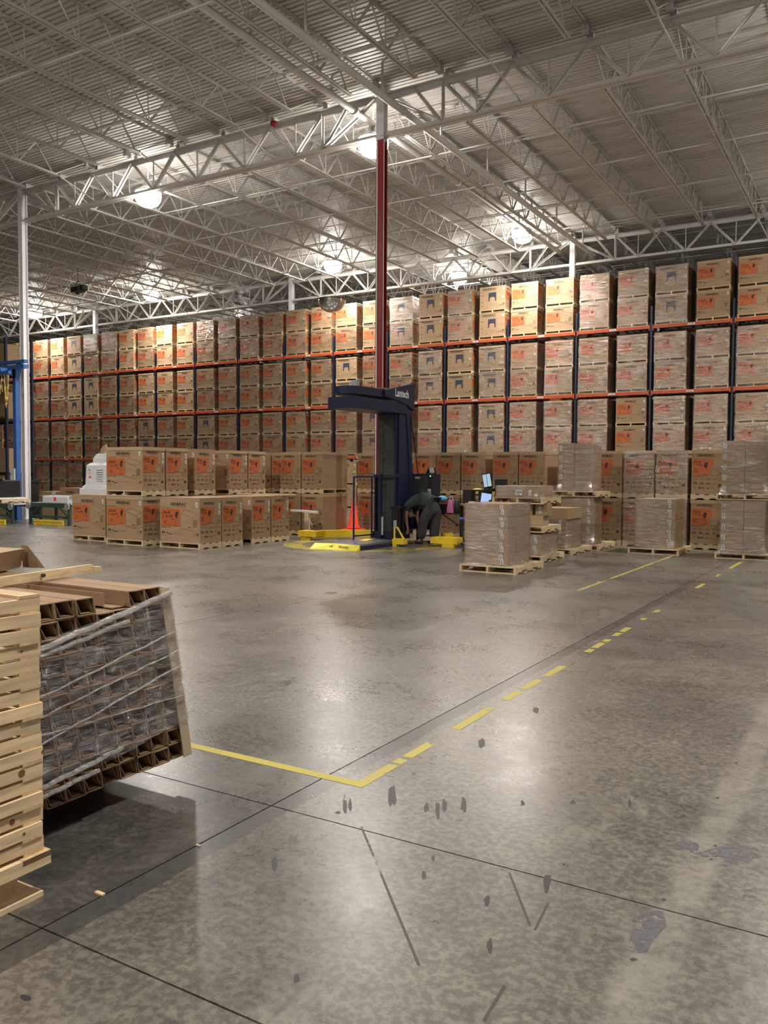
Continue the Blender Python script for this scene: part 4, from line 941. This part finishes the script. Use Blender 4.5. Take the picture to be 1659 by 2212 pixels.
skin('shirt', [(-9.00, Yp+.02, .965), (-9.14, Yp+.02, 1.025), (-9.30, Yp+.02, 1.01), (-9.44, Yp+.03, .93), (-9.50, Yp+.05, .85), (-9.47, Yp-.15, .88), (-9.49, Yp-.17, .73), (-9.43, Yp+.22, .88), (-9.44, Yp+.25, .72), (-8.88, Yp+.02, .93)],
     [(0, 1), (1, 2), (2, 3), (3, 4), (3, 5), (5, 6), (3, 7), (7, 8), (0, 9)], [(.20, .175), (.20, .17), (.20, .175), (.18, .155), .10, .095, .08, .095, .08, (.19, .18)], shirt_m, pr)
skin('trousers', [(-8.90, Yp+.02, .90), (-8.93, Yp-.06, .80), (-9.09, Yp-.10, .50), (-9.13, Yp-.09, .10), (-8.86, Yp+.11, .78), (-8.90, Yp+.14, .48), (-8.92, Yp+.14, .10), (-9.02, Yp+.02, .955)],
     [(0, 1), (1, 2), (2, 3), (0, 4), (4, 5), (5, 6), (0, 7)], [(.19, .195), .155, .125, .11, .155, .13, .115, (.17, .18)], trous_m, pr)
bl = MB().tube((-9.05, Yp-.15, .84), (-8.93, Yp-.16, .98), .012, 6).build('belt', black, pr)
for fx, fy in ((-9.15, Yp-.08), (-8.94, Yp+.14)):
    skin('shoe', [(fx+.05, fy, .045), (fx-.06, fy, .045), (fx-.15, fy, .035)], [(0, 1), (1, 2)], [.045, .046, .036], shoe_m, pr)
skin('hair', [(-9.545, Yp+.09, .70), (-9.525, Yp+.095, .60)], [(0, 1)], [.086, .074], hair_m, pr)
ft = MB()
for dy in (-.035, .03): ft.lathe([(.002, -.008), (.009, -.004), (.009, .004), (.002, .008)], (-9.425, Yp+.10+dy, .655), 8)
ft.build('eyes', paper, pr)
MB().loft([[(-9.425, Yp+.085, .64), (-9.425, Yp+.115, .64), (-9.425, Yp+.1, .655)], [(-9.405, Yp+.09, .61), (-9.405, Yp+.11, .61), (-9.425, Yp+.1, .60)]]).box(-9.432, -9.42, Yp+.08, Yp+.12, .575, .582).box(-9.50, -9.46, Yp+.0, Yp+.015, .62, .66).box(-9.50, -9.46, Yp+.185, Yp+.20, .62, .66).build('face_features', skin_m, pr)

# ================================================================== PACKING DESK
dk = thing('packing_desk', 'dark packing desk cluttered with computer gear behind the bent person', 'desk', (0, 0, 0))
MB().box(-8.55, -6.9, 17.5, 18.3, .88, .92).build('desk_top', wood_dk, dk)
lg = MB().box(-.03, .03, -.03, .03, 0, .88).mesh('leg', black)
for a in (-8.45, -6.97):
    for b in (17.62, 18.22): obj('leg', lg, dk, (a, b, 0))
MB().box(-9.05, -8.36, 17.26, 17.49, .69, .72).build('side_shelf', black, dk); MB().bar((-8.45, 17.56, .4), (-8.85, 17.40, .69), .03, .03).build('shelf_bracket', black, dk)
MB().box(-8.52, -8.30, 17.82, 18.05, .92, 1.25).box(-8.3, -7.78, 17.82, 18.08, 1.22, 1.25).box(-8.12, -7.93, 17.82, 18.05, .92, 1.22).build('monitor_riser', black, dk)
b_ = thing('wire_basket', 'black wire basket holding a blue cloth on the desk shelf', 'basket', (-8.84, 17.375, .722))
bk = MB()
for i in range(5): z_ = .02+i*.055; r_ = .13+.008*i; bk.path([(-r_, -r_*.7, z_), (r_, -r_*.7, z_), (r_, r_*.7, z_), (-r_, r_*.7, z_), (-r_, -r_*.7, z_)], .006, 5)
for i in range(9): a = -.13+i*.0325; bk.tube((a, -.09, 0), (a*1.2, -.115, .25), .004, 5)
bk.build('wire_side', blackm, b_); MB().box(-.12, .12, -.08, .08, 0.005, .2).build('dark_lining', black, b_)
bl_ = MB().lathe([(.05, 0), (.12, .04), (.13, .08), (.08, .12), (.03, .13)], (-8.84, 17.375, .975), 9); tag(bl_.build('blue_cloth', cyan_p, None, True), 'crumpled light blue cloth in the wire basket', 'cloth')
b_ = thing('pink_bag', 'pink carrier bag standing on the desk shelf', 'bag', (-8.60, 17.36, .722)); MB().loft([[(-.10, -.04, 0), (.08, -.04, 0), (.08, .04, 0), (-.10, .04, 0)], [(-.05, -.035, .30), (.05, -.035, .30), (.05, .035, .30), (-.05, .035, .30)]]).build('bag_body', pink_p, b_)
MB().path([(-.03, 0, .3), (-.02, 0, .37), (.03, 0, .38), (.05, 0, .3)], .006, 6).build('handle', paper, b_)
tag(MB().lathe([(.055, 0), (.06, .02), (.065, .28), (.05, .30)], (-8.45, 17.38, .722), 12).build('black_canister', black, None, True), 'black cylindrical canister beside the pink bag', 'canister')
mo = thing('monitor', 'tilted computer monitor with two pale windows at the desk', 'monitor', (-7.92, 17.95, 1.282)); T_ = Matrix.Rotation(-.18, 4, 'Y')
MB().box(-.12, .10, 0, .03, .02, .36).xf(T_).build('bezel', black, mo); MB().box(-.105, -.015, -.004, 0, .05, .34).box(-.002, .085, -.004, 0, .05, .34).xf(T_).build('screen', screen, mo); MB().box(-.03, .03, .0, .05, -.02, .08).box(-.1, .12, -.04, .1, -.03, 0).build('stand', black, mo)
MB().box(.16, .36, -.02, .25, -.36, .22).build('computer_case', black, mo)
lp = thing('laptop', 'open laptop with blue screen on the packing desk', 'laptop', (-7.90, 17.66, .923)); T_ = Matrix.Rotation(.12, 4, 'Y')
MB().box(-.16, .12, -.12, .1, 0, .018).build('keyboard_base', black, lp); MB().box(-.15, .12, .1, .115, .02, .26).xf(T_).build('lid', black, lp); MB().box(-.14, .11, .095, .1, .03, .25).xf(T_).build('screen', screen2, lp)
sc_ = thing('lime_scanner', 'black and lime green hand scanner lying on the desk', 'scanner', (-7.64, 17.58, .923))
MB().bar((-.10, 0, .08), (.02, 0, .10), .05, .05).build('grip', black, sc_); MB().bar((.02, 0, .04), (.07, 0, .12), .05, .05).build('head', lime, sc_); MB().box(-.05, .05, -.03, .03, 0, .045).build('cradle', black, sc_)
tag(MB().box(-8.27, -8.12, 17.58, 17.68, .923, .96).box(-8.26, -8.13, 17.585, 17.67, .96, .985).build('paper_stack', paper), 'small stack of white papers on the packing desk', 'papers')
tag(MB().lathe([(.11, 0), (.12, .01), (.08, .025), (.04, .03)], (-8.20, 17.95, 1.252), 12).build('yellow_cap', yellow_lt, None, True), 'flat yellow cap on the black riser', 'cap')
tag(MB().box(-8.35, -8.05, 17.9, 18.1, 0.001, .06).box(-8.3, -8.12, 17.92, 18.05, .06, .1).build('scrap_film', galv), 'glinting scrap metal parts on the floor behind the yellow outrigger', 'scrap')
bn = thing('waste_bin', 'dark wheeled waste bin with blue rim beside the nearest wrapped load', 'bin', (-7.42, 15.95, 0))
MB().lathe([(.17, .2), (.25, .66), (.245, .67), (.16, .22)], n=20).build('bin_body', black, bn, True); MB().lathe([(.25, .66), (.27, .67), (.27, .70), (.235, .70), (.235, .66)], n=20).build('blue_rim', blue_p, bn, True)
MB().lathe([(.22, .13), (.23, .17), (.16, .2), (.1, .2)], n=16).build('dolly', black, bn, True)
for a in (0, 1, 2, 3): q = math.pi/4+a*math.pi/2; MB().tube((.17*math.cos(q)-.015, .17*math.sin(q), .045), (.17*math.cos(q)+.015, .17*math.sin(q), .045), .045, 12).box(.17*math.cos(q)-.02, .17*math.cos(q)+.02, .17*math.sin(q)-.02, .17*math.sin(q)+.02, .08, .135).build('caster', conv_green, bn)
bt = thing('blue_tote', 'tilted blue plastic tote behind the waste bin', 'tote', (-7.95, 17.2, 0)); MB().loft([[(-.02, -.15, 0), (.22, -.15, 0), (.22, .15, 0), (-.02, .15, 0)], [(-.16, -.18, .30), (.2, -.18, .36), (.2, .18, .36), (-.16, .18, .30)]]).build('tote_body', blue_p, bt)

# ================================================================== LEFT: conveyors, engine, crane, enclosure
def conveyor(name, lb, x0, x1, y0, y1, z):
    t = thing(name, lb, 'conveyor', (0, 0, 0))
    MB().box(x0, x1, y0, y0+.06, z-.13, z).box(x0, x1, y1-.06, y1, z-.13, z).build('side_frame', conv_green, t)
    rl = MB().tube((0, y0+.06, 0), (0, y1-.06, 0), .03, 10).mesh('roller', galv); n_ = int((x1-x0)/.12)
    for i in range(n_): obj('roller', rl, t, (x0+.06+i*.12, 0, z-.025))
    for a in (x0+.05, x1-.1):
        for b in (y0+.02, y1-.08): MB().box(a, a+.08, b, b+.06, 0, z-.1).box(a-.03, a+.11, b-.02, b+.08, 0, .015).build('leg', conv_green, t)
    MB().bar((x0+.1, y0+.04, .25), (x1-.1, y0+.04, .25), .03, .05).bar((x0+.1, y0+.04, .25), (x0+.5, y0+.04, z-.12), .03, .03).bar((x1-.1, y0+.04, .25), (x1-.5, y0+.04, z-.12), .03, .03).build('brace', conv_green, t)
    for a in (x0+.08, x1-.08): MB().tube((a, y0-.03, z-.09), (a, y0, z-.09), .11, 12).build('end_cover', galv, t)
    return t
conveyor('roller_conveyor', 'green framed roller conveyor beside the left white column', -22.95, -20.98, 16.65, 17.7, .66)
conveyor('roller_conveyor', 'green framed roller conveyor under the black engine at the left edge', -25.6, -23.05, 16.2, 17.3, .62)
def guard(name, lb, p0, p1):
    t = thing(name, lb, 'floor guard', (0, 0, 0)); MB().bar((*p0, .09), (*p1, .09), .05, .15).build('rail', yellow, t); MB().bar((p0[0], p0[1]-.03, .095), (p1[0], p1[1]-.03, .095), .004, .02).build('scuff', wood_dk, t)
    for q in (.1, .9): MB().box(p0[0]+(p1[0]-p0[0])*q-.06, p0[0]+(p1[0]-p0[0])*q+.06, p0[1]+(p1[1]-p0[1])*q-.06, p0[1]+(p1[1]-p0[1])*q+.06, 0, .02).build('foot_plate', yellow, t)
guard('floor_guard_rail', 'low yellow floor guard in front of the right conveyor', (-22.35, 16.45), (-21.0, 16.45))
guard('floor_guard_rail', 'low yellow floor guard at the left picture edge', (-24.6, 15.55), (-22.75, 15.75))
pallet_thing(-25.2, 16.2, .63, 1.65, 1.0, 'pallet carrying the black engine on the left conveyor')
en = thing('engine', 'large black engine on a pale tray at the left edge', 'engine', (-25.3, 16.2, .75))
MB().box(0, 1.62, 0, .95, 0, .05).build('skid_tray', white_p, en)
e_ = MB().bevbox(.9, 1.5, .05, .85, .06, .60, .03).box(.0, .95, .1, .8, .06, .34).box(.2, .7, .1, .7, .34, .52).box(-.1, 1.65, .05, .12, .56, .62).box(1.35, 1.42, .0, .08, .06, .62)
e_.tube((.3, .05, .2), (.3, -.02, .2), .13, 16).tube((.7, .1, .45), (.7, -.02, .45), .09, 14).tube((1.05, .1, .35), (1.05, -.02, .35), .12, 16).build('engine_block', black, en)
MB().path([(.75, -.03, .48), (.9, -.05, .5), (1.0, -.05, .42), (1.12, -.05, .38)], .03, 8).tube((.62, -.02, .30), (.8, -.02, .31), .03, 8).build('chrome_pipe', alu, en, True)
MB().tube((.95, -.05, .16), (.95, 0, .16), .06, 12).build('orange_filter', red_cone, en); MB().box(1.44, 1.50, .035, .05, .30, .50).box(.1, .25, .05, .1, .36, .48).box(.28, .5, .04, .1, .57, .60).build('sticker', paper, en)
cr = thing('workstation_crane', 'blue workstation crane with a rail and hanging yellow hose at the left edge', 'crane', (0, 0, 0))
MB().box(-24.86, -24.71, 17.55, 17.71, 0, 5.0).prism([(-24.86, 4.7), (-24.71, 4.7), (-24.6, 5.02), (-25.0, 5.02)], .16, 0, 'y', 17.55).build('post', crane_blue, cr)
MB().box(-29, -24.35, 17.6, 17.8, 5.02, 5.14).box(-29, -24.35, 17.62, 17.78, 5.2, 5.3).box(-24.75, -24.7, 17.6, 17.8, 5.1, 5.25).build('runway_beam', crane_blue, cr)
MB().box(-29, -24.15, 16.9, 17.0, 4.74, 4.84).box(-25.2, -25.12, 16.92, 17.7, 4.82, 5.05).box(-24.75, -24.5, 16.88, 17.02, 4.84, 4.92).build('bridge_rail', crane_blue, cr)
hs = MB(); 
def cat(a, b, y_, z0, sag, n=10): return [(a+(b-a)*i/n, y_, z0-sag*(1-(2*i/n-1)**2)) for i in range(n+1)]
hs.path(cat(-25.9, -25.1, 16.95, 4.72, .75), .014, 6).path(cat(-25.1, -24.55, 16.95, 4.72, .85), .014, 6).path(cat(-24.42, -24.2, 16.95, 4.72, .85), .014, 6).path(cat(-24.40, -24.24, 16.93, 4.72, 1.05), .014, 6); hs.build('hanging_hose', rope_m, cr, True)
MB().box(-24.98, -24.76, 17.5, 17.54, 1.3, 1.72).build('notice_sheet', paper, cr)
m_ = MB(); put_text(m_, FP(-24.89, 17.497, 1.5), 'K', 0, 0, .05, .04, 0, .02); m_.build('sheet_mark', navy_ink, cr)
tag(MB().box(-26.7, -25.8, 18.6, 19.2, 0, 1.25).box(-26.75, -25.75, 18.55, 19.25, 1.25, 1.33).build('storage_box', black), 'dark storage box with white lid behind the engine', 'box')
# white aluminium cover lying on the right conveyor, red tag
wc = thing('white_metal_cover', 'shiny white metal cover with a red tag on the right conveyor', 'cover', (-22.35, 16.75, .668)); MB().bevbox(0, 1.2, 0, .7, 0, .20, .02).build('cover_body', white_p, wc); MB().box(.55, .65, -.006, 0, .06, .18).build('red_tag', red_cone, wc); MB().box(-.2, 1.3, .05, .75, .201, .212).build('grey_sheet', galv, wc)
tag(MB().box(-22.3, -20.9, 18.05, 18.6, 0, .42).box(-21.6, -20.9, 18.0, 18.05, .1, .40).build('white_enclosure_box', white_p), 'white louvred enclosure box under the right conveyor', 'panel')
f_ = MB().box(-25.3, -24.1, 18.85, 19.6, 0, .94).build('low_carton', kraft); tag(f_, 'plain low carton behind the white metal cover', 'carton'); MB().poly([(-24.65, 18.845, .84), (-24.45, 18.845, .84), (-24.42, 18.845, .93), (-24.62, 18.845, .93)]).build('paper_slip', paper, f_)
f_ = gen_carton(-24.05, 18.7, 0, 'orange', False, False, 'orange-printed carton low behind the left conveyor and cartons', G1, shortlab=True); f_.location.z = -.0
# wrapped white standby enclosure
wg = thing('white_enclosure', 'white plastic wrapped generator enclosure standing behind the left carton block', 'enclosure', (-18.85, 15.4, 0))
MB().box(0, .95, 0, .7, .0, 1.0).build('support_carton', kraft, wg)
rings = []
for (a, z_) in ((-.05, 1.0), (-.05, 1.16), (.0, 1.18), (.0, 1.22), (.06, 1.28), (.08, 1.8), (.15, 1.86), (.2, 1.88), (.2, 1.98), (.26, 2.1), (.34, 2.14)):
    rings.append([(a, a, z_), (.95-a, a, z_), (.95-a, .7-a*.8, z_), (a, .7-a*.8, z_)])
MB().loft(rings).build('white_shell', white_p, wg); lv_ = MB()
for i in range(6): lv_.box(.5, .75, .055, .065, 1.36+i*.06, 1.375+i*.06)
lv_.box(.2, .24, .05, .06, 1.66, 1.70).box(.2, .23, .05, .06, 1.58, 1.6); lv_.build('louvre_slot', galv, wg); MB().box(.2, .28, .05, .06, 1.46, 1.50).build('orange_badge', red_cone, wg)
MB().loft([[(.30, .3, 2.05), (.50, .3, 2.05), (.50, .4, 2.05), (.30, .4, 2.05)], [(.42, .3, 2.28), (.60, .3, 2.28), (.60, .38, 2.28), (.42, .38, 2.28)], [(.58, .3, 2.38), (.60, .3, 2.38), (.60, .34, 2.38), (.58, .34, 2.38)]]).build('cardboard_tip', kraft_tray, wg)
# dark side rack at the extreme left edge
sr = thing('side_rack', 'dark shelving rack at the extreme left behind the crane', 'rack', (0, 0, 0))
for a, b in ((-28.2, 19.6), (-30.9, 19.6), (-28.2, 20.7), (-30.9, 20.7)): MB().box(a-.05, a+.05, b, b+.08, 0, 6.6).build('upright', rack_blue, sr)
for z_ in (1.6, 3.6, 5.4): MB().box(-30.9, -28.2, 19.58, 19.64, z_-.12, z_).box(-30.9, -28.2, 20.68, 20.74, z_-.12, z_).box(-30.9, -28.2, 19.64, 20.7, z_-.03, z_).build('shelf', black, sr)
for i, (z_, h_) in enumerate(((0, 1.1), (1.602, .9), (3.602, 1.0), (5.402, 1.0))):
    for k in (0, 1): tag(MB().box(-30.7+k*1.25, -29.65+k*1.25, 19.7, 20.6, z_, z_+h_).build('stored_carton', kraft), f"brown carton on the dark side rack, {('floor', 'first shelf', 'second shelf', 'top shelf')[i]}, {('left', 'right')[k]}", 'carton', 'cartons on the dark side rack')
# flat carton pallets beyond the left block (pallet with boards between block and outrigger)
lw = thing('long_board', 'long pale board resting on carton tops left of the wrapping machine', 'board', (-13.9, 16.9, 1.10)); MB().bar((.35, -1.25, .005), (1.85, -.90, .005), .1, .025).build('plank', pal_w, lw)
# ================================================================== hung from the roof
md_ = thing('mirror_dome', 'half dome safety mirror hanging above the rack left of red column', 'mirror', (-19.9, 28.9, 8.80))
pr_ = [(0.001, -.52)]+[(.58*math.sin(a), -.52*math.cos(a)) for a in [math.pi/2*i/10 for i in range(1, 11)]]; MB().lathe(pr_, n=32, caps=False).build('mirror_bowl', mirror_m, md_, True)
MB().lathe([(.57, -.01), (.60, -.01), (.60, .02), (.57, .02)], n=32).build('rim', black, md_, True)
MB().tube((-.5, 0, 0), (-.2, 0, 1.8), .006, 5).tube((.5, 0, 0), (.2, 0, 1.8), .006, 5).tube((0, .5, 0), (0, .2, 1.8), .006, 5).build('suspension_wire', steel_w, md_)
fn = thing('black_roof_unit', 'small black unit hanging under the roof above the left rack', 'roof unit', (-31.0, 25.2, 9.7))
MB().bevbox(-.28, .28, -.2, .2, -.1, .12, .04).bevbox(.2, .5, -.15, .15, -.05, .15, .03).tube((0, 0, -.2), (0, 0, -.1), .08, 12).build('unit_body', black, fn); MB().tube((0, 0, .1), (0, 0, .95), .012, 6).path([(-.15, 0, .1), (-.1, 0, .35), (.1, 0, .35), (.15, 0, .1)], .015, 6).build('hanger', blackm, fn)
bl_ = thing('red_alarm_bell', 'small red alarm bell with cable loop on the roof girder', 'bell', (-14.4, 18.15, 11.0)); MB().lathe([(.02, .08), (.09, .06), (.10, -.02), (.03, -.08)], n=16).build('bell', col_red, bl_, True); MB().path([(0, 0, .05), (-.12, 0, .15), (-.1, 0, .32), (.05, 0, .34), (.1, 0, .2)], .008, 6).build('cable_loop', steel_w, bl_)

# ================================================================== floor paint
def stripe(lb, x0, x1, y0, y1, m_, z=.0012):
    mb = MB(); n_ = max(1, int(max(x1-x0, y1-y0)/1.0)); mb.quad((x0, y0, z), (x1, y0, z), (x1, y1, z), (x0, y1, z)); return tag(mb.build('floor_marking', m_), lb, 'floor marking', None, 'structure')
stripe('crisp yellow line from the cardboard bundle to the corner', -3.9, -2.25, 3.555, 3.62, pt_new)
ym = MB()
for a, b in ((3.62, 3.93), (3.96, 4.04), (4.08, 4.38), (4.70, 5.26), (5.5, 5.78), (5.86, 6.2), (6.33, 6.75), (7.4, 7.55), (7.62, 7.9), (7.96, 8.1), (8.3, 8.5), (8.56, 8.85), (9.4, 9.55), (10.0, 10.2), (12.5, 13.1), (14.1, 14.5), (15.5, 16.8)):
    ym.quad((-2.315, a, .0012), (-2.25, a, .0012), (-2.25, b, .0012), (-2.315, b, .0012))
tag(ym.build('floor_marking', pt_mid), 'worn broken yellow line running from the corner toward the racks', 'floor marking', None, 'structure')
stripe('second worn yellow line toward the wrapped loads', -3.66, -3.60, 10.9, 17.4, pt_mid2)
def ground(x, y):
    c_ = Vector(((x-829.5)/FPX, (y-1106.0)/FPX, 1)); d_ = _r3*c_.x+_d3*c_.y+_f2; t_ = -EYE/d_.z; return (d_.x*t_, d_.y*t_)
rs = random.Random(11)
for (x_, y_, rx, ry) in ((745,1738,5,20),(848,1717,9,25),(594,1868,7,17),(915,1890,5,9),(921,1745,5,11),(945,1750,6,18),(960,1742,6,14),(1002,1738,7,17),(757,1740,4,14),(1129,1735,4,6),(1238,1733,6,6),(640,2112,7,11),(1182,1905,8,22),(1040,1606,7,11),(620,1475,8,5),(1158,1535,6,7),(714,1281,14,3),(936,1855,4,7),(1052,1945,7,11),(1434,1944,5,3),(1368,2073,8,4),(1545,1827,4,2),(1536,1856,4,2),(1590,1648,4,2),(1550,1724,4,2),(56,2155,12,6),(1360,1735,4,9),(730,1755,6,3),(1058,2045,6,16)):
    pts = []
    for i in range(12):
        a = 2*math.pi*i/12; k_ = 1+rs.uniform(-.3, .25); g_ = ground(x_+rx*math.cos(a)*k_, y_+ry*math.sin(a)*k_); pts.append((g_[0], g_[1], .0008))
    MB().poly(pts[::-1]).build('floor_stain', stain_m, fl)
for pl in (((1455,1822),(1480,1812),(1508,1822),(1512,1840),(1560,1828),(1615,1832),(1640,1850),(1600,1868),(1560,1880),(1515,1850),(1490,1868),(1470,1895),(1452,1885),(1440,1850)), ((1385,1962),(1432,1970),(1440,2000),(1412,2030),(1395,2062),(1352,2052),(1368,2005)), ((1585,1905),(1630,1915),(1640,1935),(1600,1945),(1580,1925)), ((1385,1835),(1440,1830),(1445,1860),(1400,1860))):
    MB().poly([(*ground(*q), .0008) for q in pl][::-1]).build('floor_stain', scab_m, fl)
for a, b in (((780, 1785), (905, 2085)), ((1185, 1950), (1155, 2010)), ((1045, 2205), (1090, 2130)), ((1100, 1885), (1145, 2000))):
    g0, g1 = ground(*a), ground(*b); dd_ = Vector((g1[0]-g0[0], g1[1]-g0[1], 0)).normalized().orthogonal()*.004; dd_ = Vector((-(g1[1]-g0[1]), g1[0]-g0[0], 0)).normalized()*.005
    MB().quad((g0[0]-dd_.x, g0[1]-dd_.y, .0008), (g1[0]-dd_.x, g1[1]-dd_.y, .0008), (g1[0]+dd_.x, g1[1]+dd_.y, .0008), (g0[0]+dd_.x, g0[1]+dd_.y, .0008)).build('floor_scratch', scratch_m, fl)
mb = MB(); n_ = 40; rg_ = []
for i in range(n_): 
    a = 2*math.pi*i/n_; rg_.append((a,))
for i in range(n_):
    a0, a1 = 2*math.pi*i/n_, 2*math.pi*(i+1)/n_; cx_, cy_, r0, r1 = -10.15, 16.1, 1.42, 1.85
    mb.quad((cx_+r0*math.cos(a0), cy_+r0*math.sin(a0), .0014), (cx_+r0*math.cos(a1), cy_+r0*math.sin(a1), .0014), (cx_+r1*math.cos(a1), cy_+r1*math.sin(a1), .0014), (cx_+r1*math.cos(a0), cy_+r1*math.sin(a0), .0014))
tag(mb.build('floor_marking', pt_ring), 'dull yellow painted ring on the floor around the wrapping machine', 'floor marking', None, 'structure')
for i, (x_, y_, s) in enumerate(((-2.52, 2.12, .022), (-2.49, 2.62, .012), (-3.66, 12.4, .03))):
    tag(MB().box(x_-s, x_+s, y_-s*.35, y_+s*.35, .0, .006).build('wood_chip', pine_d), ('pale wood chip on the dark floor near the pallet corner', 'tiny wood chip beside the floor joint', 'small white scrap on the floor right of the loads')[i], 'scrap')
